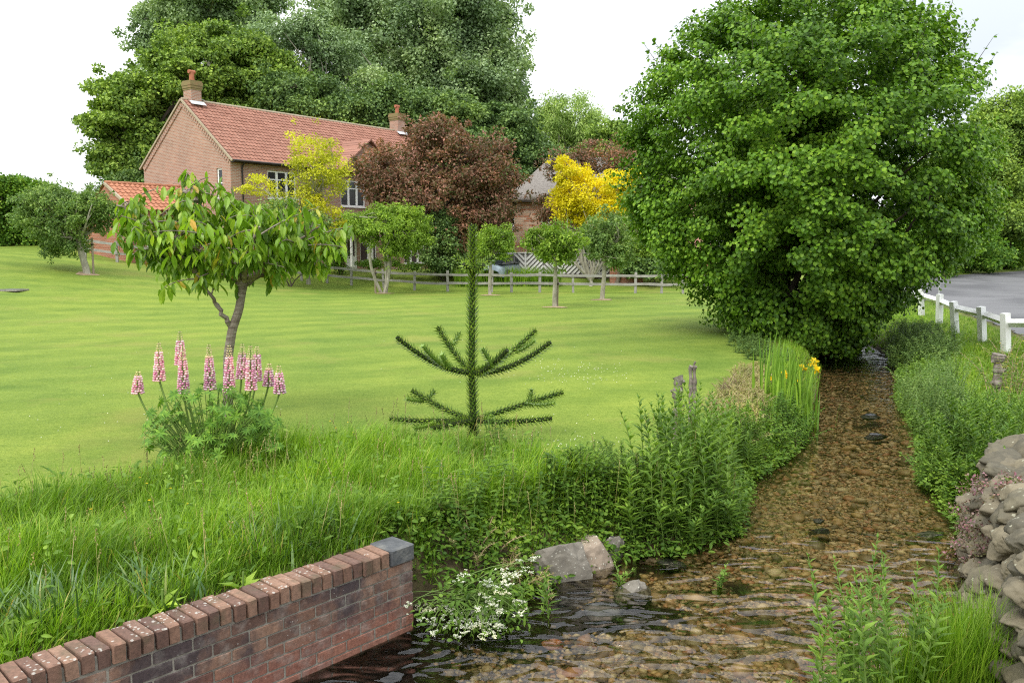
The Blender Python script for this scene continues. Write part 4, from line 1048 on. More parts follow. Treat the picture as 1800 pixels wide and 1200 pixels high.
# ------------------------------------------------------------------ parked car glimpsed behind the small tree
car = thing('car', 'blue grey car parked behind the fence, only its roof and rear glass showing', 'car', (-1.6, 44.6, 0.9))
cz0 = g1(-1.6, 44.6)
def car_sec(x, w, zl, zh, n=10):
    th = np.linspace(0, math.pi, n); yy = np.cos(th) * w; zz_ = zl + (zh - zl) * np.sin(th) ** 0.55
    return np.stack([np.full(n, x), yy, zz_], 1)
prof = [(-2.1,.60,.35,.62),(-2.0,.75,.25,.85),(-1.5,.82,.2,.95),(-1.0,.84,.2,1.0),(0,.85,.2,1.02),(1.0,.84,.2,1.0),(1.7,.82,.22,.92),(2.05,.74,.28,.8),(2.12,.6,.35,.6)]
def loft(secs):
    mb = MB(); a = np.array(secs); m_, n, _ = a.shape
    i = (np.arange(m_ - 1)[:, None] * n + np.arange(n - 1)[None]).reshape(-1)
    mb.add(a.reshape(-1, 3), [np.stack([i, i + 1, i + n + 1, i + n], -1)]); mb.F[n] = [(np.array([list(range(n)), list(range((m_ - 1) * n, m_ * n))[::-1]]), 0)]; return mb
car.location = (-.55, 45.2, cz0 - .02); car.rotation_euler = (0, 0, 1.25)
g = loft([car_sec(x, w, a, b) for x, w, a, b in prof]).build('body', 'car', smooth=True); g.parent = car
g = loft([car_sec(x, w, .9, b) for x, w, b in ((-1.75,.66,.93),(-1.1,.68,1.36),(-.4,.68,1.45),(.4,.68,1.44),(1.25,.70,.98))]).build('cabin_glass', 'glass', smooth=True); g.parent = car
g = loft([car_sec(x, w, 1.36, b) for x, w, b in ((-1.15,.60,1.38),(-.5,.62,1.47),(.3,.62,1.46),(.55,.60,1.40))]).build('roof_panel', 'car', smooth=True); g.parent = car
for x in (-1.35, 1.35):
    for y in (-.78, .78):
        mb = MB(); mb.tube([(x, y - .1, .31), (x, y + .1, .31)], .31, 18); g = mb.build('wheel', 'rubber'); g.parent = car
        mb = MB(); mb.tube([(x, y - .105, .31), (x, y + .105, .31)], .18, 12); h_ = mb.build('rim', 'metal'); h_.parent = g

# ------------------------------------------------------------------ post and rail fence across the lawn
fpx = [(206, 461), (262, 468), (330, 475), (400, 481), (468, 487), (530, 490), (575, 494), (618, 501), (674, 507), (729, 510), (787, 513), (833, 513.5), (865, 514), (899, 514.5), (949, 514.5), (1007, 514.5), (1060, 514.5), (1117, 514.5), (1163, 516), (1200, 517), (1245, 517)]
fpt = []
for px, py in fpx:
    q = gp(px, py); Yc = np.clip(q[1], 38, 43.5); d = ray(px, py); X = d[0] / d[1] * Yc; fpt.append((X, Yc))
fpt = np.array(fpt)
# smooth the line
for _ in range(3): fpt[1:-1, 1] = (fpt[:-2, 1] + fpt[1:-1, 1] * 2 + fpt[2:, 1]) / 4
fpt[:, 0] = [ray(px, py)[0] / ray(px, py)[1] * y for (px, py), y in zip(fpx, fpt[:, 1])]
ext = pd(150, 450, fpt[0][1] + 0.3); fpt = np.concatenate([[[ext[0], ext[1]]], fpt])
pf = thing('post_and_rail_fence', 'silvered cleft timber post and rail fence running across the far side of the lawn', 'fence', (fpt[10][0], fpt[10][1], g1(*fpt[10])))
fz = np.array([g1(x, y) for x, y in fpt])
for k_, (x, y) in enumerate(fpt):
    mb = MB(); h_ = .98 + R.normal() * .03
    mb.box((x, y, fz[k_] + h_ / 2 - .1), (.11 + R.normal() * .008, .09, h_ + .2), rz=R.normal() * .15, rx=R.normal() * .02, ry=R.normal() * .025); mb.build('post', 'oak', pf)
for k_ in range(len(fpt) - 1):
    for zr in (0.82, 0.42):
        mb = MB(); a = np.array([*fpt[k_], fz[k_] + zr + R.normal() * .015]); b = np.array([*fpt[k_ + 1], fz[k_ + 1] + zr + R.normal() * .015])
        a[1] -= .055; b[1] -= .055; dd = b - a; L_ = np.linalg.norm(dd); dd /= L_
        up = np.array([0, 0, 1.0]) - dd * dd[2]; up /= np.linalg.norm(up); sd = np.cross(dd, up)
        mid = (a + b) / 2 + up * R.normal() * .012
        for p_, q_ in ((a - dd * .04, mid), (mid, b + dd * .04)):
            e = q_ - p_; l_ = np.linalg.norm(e); e /= l_
            mb.boxax((p_ + q_) / 2 + sd * (0.004 if p_ is mid else 0), (e * (l_ + .01), sd * .045, up * (.115 + R.normal() * .006)))
        mb.build('rail', 'oak', pf)

# ------------------------------------------------------------------ white roadside rail
wf_px = [(1836, 632, 17.0), (1766, 618, 18.3), (1724, 607, 20.6), (1676, 596, 22.6), (1650, 572, 25.4), (1618, 556, 28.6), (1588, 545, 31.5), (1560, 537, 35.0), (1535, 531, 38.5)]
wpt = []
for px, py, Y in wf_px: q = pd(px, py, Y); wpt.append((q[0], q[1]))
wpt = np.array([(8.6, 12.8), (9.4, 15.0)] + wpt); wz = np.array([g1(x, y) for x, y in wpt])
wf = thing('white_rail_fence', 'white painted rail fence of short square posts beside the road', 'fence', (*wpt[3], wz[3]))
wtop = []
for k_, (x, y) in enumerate(wpt):
    lean = R.normal() * .05 - .05; h_ = .86 + R.normal() * .03; a_ = math.atan2(3, 1)
    mb = MB(); mb.box((x - lean * .0, y, wz[k_] + h_ / 2 - .08), (.15, .14, h_ + .16), rz=.32, ry=-.11 + R.normal() * .03)
    mb.build('post', 'white_fence', wf); 
for k_ in range(len(wpt) - 1):
    mb = MB(); a = np.array([*wpt[k_], wz[k_] + .66]); b = np.array([*wpt[k_ + 1], wz[k_ + 1] + .66]); a[0] += .06; b[0] += .06
    dd = b - a; L_ = np.linalg.norm(dd); dd /= L_; up = np.array([0, 0, 1.0]) - dd * dd[2]; up /= np.linalg.norm(up); sd = np.cross(dd, up)
    o45 = (up + sd) / math.sqrt(2); p45 = (up - sd) / math.sqrt(2)
    mb.boxax((a + b) / 2, (dd * L_, o45 * .13, p45 * .13)); mb.build('rail', 'white_fence', wf)
q = pd(1640, 515, 28.5); gz0 = g1(q[0] + .2, q[1])
mp_ = thing('marker_pole', 'thin pale metal pole with small round white plate beside the white rail', 'sign pole', (q[0] + .2, q[1], gz0))
mb = MB(); mb.tube([(q[0] + .2, q[1], gz0 - .1), (q[0] + .2, q[1], gz0 + 2.15)], .028, 8); mb.tube([(q[0] + .2, q[1], gz0 + 1.95), (q[0] + .52, q[1], gz0 + 1.95)], .02, 6); mb.build('pole', 'metal', mp_)
mb = MB(); mb.tube([(q[0] + .50, q[1] - .02, gz0 + 2.0), (q[0] + .50, q[1] + .01, gz0 + 2.0)], .17, 18); mb.build('round_plate', 'white', mp_)

# ------------------------------------------------------------------ trees
def blob_points(blobs, Y, dens, rng, shell=0.55, ydepth=1.0, zsq=None):
    out = []
    for b in blobs:
        px, py, rx, ry = b[:4]; dY = b[4] if len(b) > 4 else 0
        c = pd(px, py, Y + dY); k = (Y + dY) / 1500; rX, rZ = rx * k, ry * k
        area = 4 * math.pi * ((rX * rX) ** .8 + 2 * (rX * rZ) ** .8) / 3
        n_ = max(4, int(area * dens))
        d = unit(rng.normal(size=(n_, 3))); r_ = (shell + (1 - shell) * rng.random(n_)) 
        out.append(c + d * r_[:, None] * np.array([rX, rX * ydepth, rZ]))
    return np.concatenate(out)
def tree(name, label, cat, base, blobs, Y, leaf, bark, cr, dens, per, L, W, tr=.12, t=RHOMB, seed=1, group=None, limbs=14, flat=.55, droop=.2, multi=1, shell=.55, ydepth=1.0, fork=.5, up=.6, crown='crown', visible_limb_r=.35):
    rng = np.random.default_rng(seed)
    if Y > 55: L, W, per = L * .74, W * .74, int(per * 1.6)
    bx, by = base; bz = g1(bx, by)
    th_ = thing(name, label, cat, (bx, by, bz), group)
    cc = blob_points(blobs, Y, dens, rng, shell, ydepth)
    cc = cc[cc[:, 2] > bz + cr * .4]
    ce = cc.mean(0); rr_ = cr * rng.uniform(.55, 1.3, len(cc)); m_ = rng.random(len(cc)) < .22
    push = cc[m_] + unit(cc[m_] - ce) * cr * rng.uniform(.5, 1.5, (m_.sum(), 1)) + rng.normal(size=(m_.sum(), 3)) * cr * .3
    push[:, 2] = np.maximum(push[:, 2], bz + .5)
    mb = MB(); clump_leaves(mb, cc, rr_, per, L, W, t, flat, droop, rng, up=up); clump_leaves(mb, push, cr * rng.uniform(.25, .6, len(push)), max(8, per // 4), L, W, t, .8, droop, rng, up=up)
    mb.build(crown, leaf, th_)
    mb = MB(); ctr = cc.mean(0); zlow = np.percentile(cc[:, 2], 12)
    fz_ = bz + max(.25, (zlow - bz)) * (fork + .5) if fork > .4 else bz + .25
    fk = np.array([bx + (ctr[0] - bx) * .25, by + (ctr[1] - by) * .25, fz_])
    if multi == 1:
        n_ = 9; tt = np.linspace(0, 1, n_)[:, None]; b0 = np.array([bx, by, bz - .15])
        p = b0 + (fk - b0) * tt + np.sin(tt * 5 + seed) * np.array([.25, .1, 0]) * tr; rads = np.linspace(tr * 1.0, tr * .72, n_); rads[0] *= 1.35
        mb.tube(p, rads, 10)
        starts = [(p[-1], tr * .7)]
    else:
        starts = []
        for q in range(multi):
            a_ = q * 2 * math.pi / multi + seed; e = fk + np.array([math.cos(a_), math.sin(a_), .2]) * tr * 3.5
            limb(mb, (bx + math.cos(a_) * tr * .5, by + math.sin(a_) * tr * .5, bz - .1), e, tr * .62, tr * .45, .05, rng=rng); starts.append((e, tr * .45))
    sel = cc[rng.choice(len(cc), min(limbs, len(cc)), replace=False)]
    for e in sel:
        s_, r_ = starts[rng.integers(len(starts))]
        mid = s_ + (e - s_) * .5 + rng.normal(size=3) * .08 * np.linalg.norm(e - s_)
        pts = limb(mb, s_, e, r_ * rng.uniform(.45, .8), r_ * .12, .1, rng=rng)
        for _ in range(2):
            o_ = cc[np.argsort(np.sum((cc - e) ** 2, 1))[rng.integers(1, min(9, len(cc)))]]
            limb(mb, pts[rng.integers(2, 5)], o_, r_ * .25, r_ * .06, .12, 5, 5, rng)
    mb.build('trunk', bark, th_)
    return th_
def at(px, Y): q = pd(px, 400, Y); return (q[0], q[1])
# big wood behind the house
G1 = 'tall trees behind the house'
tree('sycamore_tree', 'dark green layered tree left of the house gable, at the edge of the white sky', 'tree', at(275, 60), [(245,215,75,85),(200,165,40,30),(178,215,28,18),(300,150,60,60),(285,275,50,40),(200,275,40,32),(225,305,45,14)], 60, 'lf_syc', 'bark_dark', 1.15, .75, 260, .30, .26, .45, seed=11, group=G1, flat=.42)
tree('sycamore_tree', 'bright mid green rounded tree rising directly behind the first chimney', 'tree', at(380, 64), [(380,130,95,80),(330,110,60,50),(450,150,70,80),(400,220,120,60),(300,180,50,60)], 64, 'lf_syc', 'bark_pale', 1.2, .75, 270, .30, .26, .5, seed=12, group=G1, flat=.45)
tree('poplar_tree', 'tall grey green tree at the far left of the wood, behind the green rounded tree', 'tree', at(380, 78), [(380,-30,110,110),(330,30,60,60),(280,40,42,62),(425,25,55,60),(275,88,22,18),(380,-170,70,90)], 78, 'lf_pop', 'bark_pale', 1.3, .55, 200, .36, .28, .5, seed=13, group=G1, flat=.7)
tree('ash_tree', 'grey green tree with pale bare limbs showing, behind the middle of the house roof', 'tree', at(490, 68), [(520,110,85,75),(600,150,80,75),(460,110,50,60),(660,210,70,60),(560,60,50,40)], 68, 'lf_pop', 'bark_pale', 1.1, .62, 210, .28, .22, .38, seed=14, group=G1, flat=.6, limbs=26, fork=.3)
tree('poplar_tree', 'tallest grey green tree of the wood, behind the second chimney', 'tree', at(760, 80), [(720,60,130,130),(640,0,70,80),(820,20,75,110),(790,150,120,100),(860,130,62,100),(890,210,40,60),(740,-140,110,120),(620,40,45,45)], 80, 'lf_pop', 'bark_pale', 1.4, .6, 230, .37, .30, .6, seed=15, group=G1, flat=.75)
tree('oak_tree', 'dark leafy tree low behind the roof ridge between the chimneys', 'tree', at(580, 61), [(560,190,75,48),(640,215,70,45),(500,175,45,38),(690,180,40,40)], 61, 'lf_dark', 'bark_dark', 1.0, .9, 260, .26, .24, .35, seed=16, group=G1, flat=.5)
tree('oak_tree', 'dense dark tree behind the copper tree', 'tree', at(820, 64), [(800,230,90,60),(880,250,70,60),(740,210,60,50),(920,300,60,60),(820,320,120,70)], 64, 'lf_dark', 'bark_dark', 1.1, .9, 260, .28, .24, .4, seed=17, group=G1, flat=.5)
tree('willow_tree', 'pale feathery yellow green tree in the gap right of the wood', 'tree', at(1000, 76), [(1000,215,52,48),(965,250,40,60),(1040,250,38,50)], 76, 'lf_birch', 'bark_pale', 1.0, .7, 190, .30, .16, .3, seed=18, flat=.9, droop=1.0)
tree('oak_tree', 'dark green tree between the pale willow and the large bush', 'tree', at(1075, 66), [(1075,260,45,45),(1010,300,75,45),(1120,290,60,60),(950,310,50,45),(1180,330,60,60)], 66, 'lf_syc', 'bark_dark', 1.0, .8, 240, .27, .23, .3, seed=19, flat=.5)
# undergrowth closing the view behind the houses
def shrubs(name, label, cat, blobs, Y, leaf, cr, dens, per, L, seed, tr=.1, t=RHOMB, flat=.6, group=None, **k):
    return tree(name, label, cat, at(np.mean([b[0] for b in blobs]), Y + np.mean([b[4] if len(b) > 4 else 0 for b in blobs])), blobs, Y, leaf, 'bark_dark', cr, dens, per, L, L * .8, tr, t, seed, group, limbs=6, multi=3, flat=flat, fork=.2, **k)
shrubs('shrub', 'broad dark hedge of shrubs behind the house and the cottage', 'shrub', [(x, 385, 62, 95) for x in range(640, 1260, 85)], 60, 'lf_dark', 1.1, .7, 220, .28, 21, .2)
shrubs('shrub', 'dark undergrowth beneath the trees left of the house', 'shrub', [(250, 345, 60, 50), (170, 395, 60, 45), (90, 400, 70, 40)], 58, 'lf_dark', 1.0, .8, 220, .26, 22, .15)

# trees and hedge beyond the road
tree('hedgerow_tree', 'grey green tree rising beyond the road at the right edge', 'tree', at(1770, 58), [(1760,215,42,55),(1790,270,60,70),(1730,260,42,60),(1840,240,70,80)], 58, 'lf_syc', 'bark_dark', 1.0, .8, 250, .25, .2, .3, seed=31, flat=.6, group='trees beyond the road')
tree('hedgerow_tree', 'dark leafy tree beyond the road just right of the large bush', 'tree', at(1690, 56), [(1700,360,62,80),(1750,350,62,90),(1640,350,60,70),(1700,290,60,60)], 56, 'lf_syc', 'bark_dark', 1.0, .85, 250, .25, .2, .3, seed=32, flat=.6, group='trees beyond the road')
tree('hedgerow_tree', 'dark tree beyond the road, standing furthest right against the picture edge', 'tree', at(1850, 62), [(1800,360,52,80),(1870,340,80,120),(1940,320,70,120)], 62, 'lf_dark', 'bark_dark', 1.0, .8, 250, .25, .2, .3, seed=33, flat=.6, group='trees beyond the road')
shrubs('roadside_hedge', 'leafy green hedge along the far side of the road', 'hedge', [(1560,440,60,50,-4),(1640,440,55,48,-2),(1705,435,55,46,1),(1765,425,50,48,6),(1830,415,60,50,14)], 52, 'lf_hedge', .8, 1.1, 240, .19, 34, .1)

# hedge on the far left
hd = thing('beech_hedge', 'tall clipped beech hedge at the far left of the lawn', 'hedge', (*at(60, 45), g1(*at(60, 45))))
mb = MB(); a_ = np.array(at(-130, 43)); b_ = np.array(at(160, 46.5)); n_ = 1100
s_ = R.random(n_); zt = R.random(n_); side = R.choice([-1, 1], n_, p=[.72, .28]); onz = R.random(n_) < .22
nn2 = np.array([-(b_ - a_)[1], (b_ - a_)[0]]); nn2 /= np.linalg.norm(nn2)
xy = a_ + (b_ - a_) * s_[:, None] - nn2 * (np.where(onz, R.uniform(-.9, .9, n_), side * .9))[:, None] 
gz_ = ground(xy[:, 0], xy[:, 1]); H_ = np.interp(s_, [0, .55, .75, 1], [3.55, 3.4, 3.0, 2.2]) + R.normal(size=n_) * .07
cc = np.c_[xy, gz_ + .15 + (np.where(onz, .98, zt)) * (H_ - .3)]
clump_leaves(mb, cc, .42, 70, .15, .12, RHOMB, .7); mb.build('foliage', 'lf_hedge', hd)
mb = MB()
for q in range(30): e = cc[R.integers(n_)]; limb(mb, (e[0] * .98, e[1] + .5, g1(e[0], e[1]) - .1), (e[0], e[1] + .4, e[2]), .05, .02)
mb.build('stems', 'bark_dark', hd)

# ornamental trees by the houses
tree('golden_tree', 'pale golden yellow tree growing in front of the brick house windows', 'tree', at(540, 42.6), [(550,262,46,34),(545,303,45,38),(575,300,40,45),(452,328,34,17),(530,350,50,20),(560,385,50,40)], 42, 'lf_yellow', 'bark_pale', .50, 1.5, 95, .10, .085, .10, seed=41, flat=.45, limbs=22)
tree('golden_tree', 'bright golden yellow tree in front of the thatched cottage', 'tree', at(1040, 43.5), [(1040,335,60,42),(1000,300,30,24),(1095,325,36,30),(1050,375,50,25),(1010,365,32,25),(985,345,18,14)], 44, 'lf_yellow2', 'bark_pale', .52, 2.1, 130, .115, .095, .12, seed=42, flat=.42, limbs=22, fork=.2)
tree('copper_tree', 'large spreading copper purple tree in front of the house', 'tree', at(775, 46), [(770,246,55,36),(688,298,70,42),(800,285,90,55),(865,300,55,55),(760,345,105,58),(850,370,60,48),(700,335,55,42),(800,410,70,45)], 46, 'lf_copper', 'bark_dark', .66, 1.3, 150, .17, .10, .30, seed=43, flat=.6, limbs=20)
tree('copper_tree', 'smaller dusty purple tree behind the bright golden tree', 'tree', at(1040, 47.5), [(1060,282,70,32),(1000,290,45,30),(965,360,28,28),(1095,290,40,25),(1000,400,38,28),(1080,350,40,30)], 47.5, 'lf_copper', 'bark_dark', .6, 1.5, 110, .13, .09, .18, seed=44, flat=.6, limbs=22)
shrubs('climbing_shrub', 'dark green ivy covered shrub under the copper tree at the house corner', 'shrub', [(775,440,38,42),(765,400,34,30),(800,455,22,22)], 44.5, 'lf_dark', .5, 2.6, 140, .12, 45, .08)
shrubs('shrub', 'leafy climber with coppery leaves beside the front door', 'shrub', [(592,435,18,28),(610,395,28,12),(588,465,15,14)], 45.5, 'lf_nettle', .4, 2.6, 90, .12, 46, .05)
shrubs('shrub', 'dark strappy shrub behind the fence, left of the large bush', 'shrub', [(1150,470,34,16),(1110,474,18,10),(1185,465,20,16)], 43.5, 'lf_dark', .4, 3, 130, .16, 47, .04, t=LANCE)
shrubs('shrub', 'grey green bushy shrub in front of the house below the pale golden tree', 'shrub', [(500,385,62,34),(450,400,40,28),(560,400,34,26),(520,430,60,35)], 40.5, 'lf_fruit_grey', .5, 2, 120, .10, 48, .06)
shrubs('shrub', 'leafy rose shrub with pale blooms beside the left timber fence', 'shrub', [(205,405,22,22),(190,395,16,16),(225,430,16,14)], 42.8, 'lf_dry', .35, 2.6, 80, .09, 49, .04)
shrubs('flowering_shrub', 'low flowering bedding plants at the foot of the house wall', 'plant', [(655,463,26,6),(690,462,14,5),(720,468,20,5)], 44.5, 'lf_nettle', .25, 5, 60, .09, 50, .02)

# young fruit trees on the lawn
G2 = 'young fruit trees standing on the lawn'
def fruit(px, py, blobs, label, leaf, seed, tr, multi=1, stake=None, fork=.5, **k):
    q = gp(px, py)
    o = tree('fruit_tree', label, 'tree', (q[0], q[1]), blobs, q[1], leaf, 'bark_pale', .27, 5.0, 62, .10, .062, tr, LEAF, seed, G2, limbs=34, shell=.3, multi=multi, flat=.7, fork=fork, droop=.35, **k)
    # ring of bare soil
    n_ = 24; th = np.linspace(0, 2 * math.pi, n_, endpoint=False); rr = .42 * (1 + .2 * np.sin(th * 3 + seed)); X = q[0] + rr * np.cos(th); Y_ = q[1] + rr * np.sin(th)
    mb = MB(); vv = np.r_[np.c_[X, Y_, ground(X, Y_) + .012], [[q[0], q[1], g1(q[0], q[1]) + .04]]]
    mb.add(vv, [[(i_, (i_ + 1) % n_, n_) for i_ in range(n_)]]); mb.build('soil_ring', 'stem_dry', o, smooth=True)
    if stake is not None:
        sx, h_, lab = stake; p = pd(sx, 400, q[1] + .15); gz_ = g1(p[0], p[1])
        t_ = thing('tree_stake', lab, 'stake', (p[0], p[1], gz_), 'stakes beside the young trees')
        mb = MB(); mb.tube([(p[0], p[1], gz_ - .1), (p[0] + .01, p[1], gz_ + h_)], .045, 8); mb.build('stake', 'stake', t_)
        mb = MB(); mb.tube([(p[0] - .07, p[1] - .06, gz_ + h_ * .8), (p[0] + .07, p[1] - .06, gz_ + h_ * .8 + .03)], .03, 6); mb.build('tie', 'pipe', t_)
    return o
fruit(152, 482, [(100,385,68,50),(150,372,50,46),(60,365,42,36),(180,365,32,30),(90,345,55,22),(110,425,50,28)], 'spreading grey green fruit tree in front of the hedge at the far left', 'lf_fruit_grey', 51, .15, stake=(160, 1.5, 'timber stake beside the trunk of the far left fruit tree'))
fruit(675, 516, [(680,400,68,34),(640,395,38,30),(725,400,34,34),(700,430,45,28),(690,375,45,18),(740,420,16,18)], 'light green fruit tree with several thin trunks in front of the front door side', 'lf_fruit', 52, .13, 4, stake=(658, 1.15, 'thin stake left of the many stemmed fruit tree'), fork=.9)
fruit(861, 519, [(868,425,36,36),(850,440,22,28),(885,430,22,28)], 'round light green young tree half hidden behind the monkey puzzle top', 'lf_fruit', 53, .08, stake=(862, .9, 'short stake under the young tree behind the monkey puzzle'))
fruit(976, 540, [(975,422,46,34),(945,425,26,26),(1005,425,26,26),(975,445,40,20)], 'small round headed fruit tree alone on the lawn nearest the camera of the row', 'lf_fruit', 54, .085, stake=(980, 1.0, 'brown stake tied to the nearest fruit tree of the row'))
fruit(1059, 527, [(1068,405,42,38),(1045,425,28,28),(1090,430,32,30),(1075,450,38,18)], 'greyish fruit tree with a pale trunk in front of the chevron fence', 'lf_fruit_grey', 55, .10)
q = at(1085, 44.0)
tree('fruit_tree', 'small tree with dark trunk behind the fence, beside the large bush', 'tree', q, [(1115,415,42,40),(1135,440,36,30),(1090,440,24,20)], 44, 'lf_fruit', 'bark', .42, 2.6, 120, .11, .08, .12, LEAF, 56, None, 20, .6)

# ------------------------------------------------------------------ the large hazel bush overhanging the stream
def hazel():
    rng = np.random.default_rng(77)
    base = (6.35, 20.4); bz = g1(*base)
    o = thing('hazel_bush', 'huge rounded bright green leafy bush overhanging the stream, right of the lawn', 'bush', (*base, bz))
    zs = np.array([.15, .45, 1.0, 1.64, 2.3, 3.0, 4.4, 5.6, 6.7, 7.5, 8.1, 8.5]); rs = np.array([1.3, 1.6, 2.1, 2.6, 3.45, 3.85, 3.98, 3.85, 3.35, 2.7, 1.85, .7])
    cx = np.interp(zs, [0, 1.64, 3, 6, 9], [6.95, 6.95, 7.12, 6.88, 6.95])
    n_ = 1080; cc = []
    lumps = unit(rng.normal(size=(70, 3))); la = rng.uniform(-.9, .75, 70)
    while len(cc) < n_:
        z = rng.uniform(.1, 8.5); r = np.interp(z, zs, rs); th_ = rng.uniform(0, 2 * math.pi)
        if rng.random() > (r / 4.45): continue
        d = np.array([math.cos(th_), math.sin(th_), (z - 4.5) / 4.5]); d /= np.linalg.norm(d)
        w = np.exp(14 * (lumps @ d - 1)); off = (w @ la) / (w.sum() + .3)
        rr_ = max(.2, r + off * .75) * rng.choice([rng.uniform(.88, 1.0), rng.uniform(.25, .8)], p=[.66, .34])
        cc.append((np.interp(z, zs, cx) + rr_ * math.cos(th_), 20.5 + rr_ * math.sin(th_) * .95, z))
    cc = np.array(cc); g_ = ground(cc[:, 0], cc[:, 1]); cc[:, 2] = np.maximum(cc[:, 2], np.maximum(g_, 0) + .22)
    hole = np.zeros(len(cc), bool)
    for px, py, rx, ry in ((1285, 395, 34, 38), (1545, 345, 55, 26), (1600, 400, 30, 18), (1235, 455, 22, 12), (1400, 250, 26, 14), (1470, 470, 22, 14), (1180, 330, 14, 22), (1440, 150, 24, 12)):
        dd = cc - np.array([0, 0, EYE]); Y = dd[:, 1]; u_ = 900 + 1500 * dd[:, 0] / (Y * cP - dd[:, 2] * sP); v_ = 600 - 1500 * (dd[:, 2] * cP + Y * sP) / (Y * cP - dd[:, 2] * sP)
        hole |= (((u_ - px) / rx) ** 2 + ((v_ - py) / ry) ** 2 < 1) & (Y < 20)
    cc = np.concatenate([cc[~hole], np.array([7.05, 20.7, 4.4]) + unit(rng.normal(size=(330, 3))) * rng.uniform(.3, 2.8, (330, 1)) * (1, 1, 1.25), np.array([7.0, 20.9, 1.9]) + rng.uniform(-1, 1, (70, 3)) * (1.5, 1.3, 1.3)])
    ctr = np.array([7.2, 20.5, 4.2])
    mb = MB()
    # leafy sprays: leaves hang in shelving fans along short twigs that reach outward
    per = 190; N_ = len(cc) * per
    c = np.repeat(cc, per, 0); out = unit((c - ctr) * (1, 1, .6)); rad = np.repeat(rng.uniform(.28, .50, len(cc)), per)
    d = unit(rng.normal(size=(N_, 3))); q = rng.random(N_) ** .4
    off = d * q[:, None] * rad[:, None]; off[:, 2] *= .62
    p = c + off + out * (off * out).sum(1)[:, None] * .35
    nrm = unit(out * .75 + d * .45 + np.array([0, 0, .75]) + rng.normal(size=d.shape) * .38)
    dr = unit(out * .5 + rng.normal(size=d.shape) * .6 + np.array([0, 0, -.55]))
    k_ = rng.uniform(.75, 1.2, N_)
    mb.inst(ROUND, p, axes(dr, nrm, .082 * k_, .074 * k_))
    # loose shoots breaking the outline
    tips = cc[(np.linalg.norm((cc - ctr) * (1, 1, .95), axis=1) > 3.6) & (cc[:, 2] > 3.5)]
    tw = MB()
    for e in tips[rng.choice(len(tips), min(150, len(tips)), replace=False)]:
        o_ = unit(e - ctr) * .6 + np.array([0, 0, .55]) + rng.normal(size=3) * .3; L_ = rng.uniform(.5, 1.0)
        pts = e + np.linspace(0, 1, 6)[:, None] * unit(o_) * L_
        tw.tube(pts, np.linspace(.009, .003, 6), 4)
        m_ = 16; pp_ = e + np.sort(rng.random(m_))[:, None] * unit(o_) * L_; dr_ = unit(rng.normal(size=(m_, 3)) + unit(o_) * .5 + (0, 0, -.3))
        mb.inst(ROUND, pp_, axes(dr_, unit(rng.normal(size=(m_, 3)) * .5 + (0, -.2, 1)), rng.uniform(.07, .11, m_), rng.uniform(.06, .10, m_)))
    mb.build('crown', 'lf_hazel', o)
    for q in range(13):
        a_ = q * .49; s_ = (base[0] + .25 * math.cos(a_), base[1] + .25 * math.sin(a_), bz - .15)
        e = cc[rng.integers(len(cc))]; limb(tw, s_, ctr + (e - ctr) * .8, rng.uniform(.06, .12), .02, .06, 8, 7, rng)
    tw.build('stems', 'bark_dark', o)
hazel()

# ------------------------------------------------------------------ monkey puzzle
def spiky(mb, pts, r0, r1, L=.036, pitch=.024, tipmb=None, tipfrac=.0, rng=R, lift=.75):
    pts = np.asarray(pts, float); seg = np.linalg.norm(np.diff(pts, axis=0), axis=1); s_ = np.r_[0, np.cumsum(seg)]; TL = s_[-1]
    tot = int(TL / pitch * 6.0); u = np.linspace(0, TL * .995, tot)
    P_ = np.stack([np.interp(u, s_, pts[:, k]) for k in range(3)], 1); tg = unit(np.stack([np.interp(u, s_, np.gradient(pts[:, k], s_)) for k in range(3)], 1))
    ref = np.where(np.abs(tg[:, 2:3]) < .9, np.array([[0, 0, 1.]]), np.array([[1., 0, 0]])); a = unit(np.cross(tg, ref)); b = np.cross(tg, a)
    ph = np.arange(tot) * 2.39996; o_ = np.cos(ph)[:, None] * a + np.sin(ph)[:, None] * b
    r = np.interp(u, [0, TL], [r0, r1])
    D = unit(tg * lift + o_ * 1.0 + rng.normal(size=o_.shape) * .06); N_ = unit(tg * 1.0 - o_ * lift)
    Lk = L * rng.uniform(.85, 1.15, tot) * np.interp(u / TL, [0, .93, 1], [1, 1, .55])
    A = axes(D, N_, Lk, L * .40, L * .5)
    tip = u > TL * (1 - tipfrac)
    mb.inst(SCALE_, (P_ + o_ * r[:, None])[~tip], A[~tip])
    if tipmb is not None and tip.any(): tipmb.inst(SCALE_, (P_ + o_ * r[:, None])[tip], A[tip])
mpb = gp(830, 772); MY = mpb[1]
mpt = thing('monkey_puzzle_tree', 'young monkey puzzle tree with one tall spiky stem and three whorls of spiny branches', 'tree', mpb)
def curve(pts, n=14):
    pts = np.asarray(pts, float); t = np.linspace(0, 1, n)[:, None]
    if len(pts) == 2: return pts[0] * (1 - t) + pts[1] * t
    a, c, b = pts; return a * (1 - t) ** 2 + 2 * (2 * c - (a + b) / 2) * t * (1 - t) + b * t * t if False else a * (1 - t) ** 2 + 2 * c * t * (1 - t) + b * t * t
M['puzzle_core'] = simplemat('dark branch core', [(0.012, 0.02, 0.006), (0.03, 0.045, 0.012)], 20, .9, 0)
M['puzzle_bark'] = simplemat('rough scaly monkey puzzle bark', [(0.05, 0.035, 0.02), (0.15, 0.11, 0.065)], 14, .9, .8)
def mp(px, py, dy=0): return pd(px, py, MY + dy)
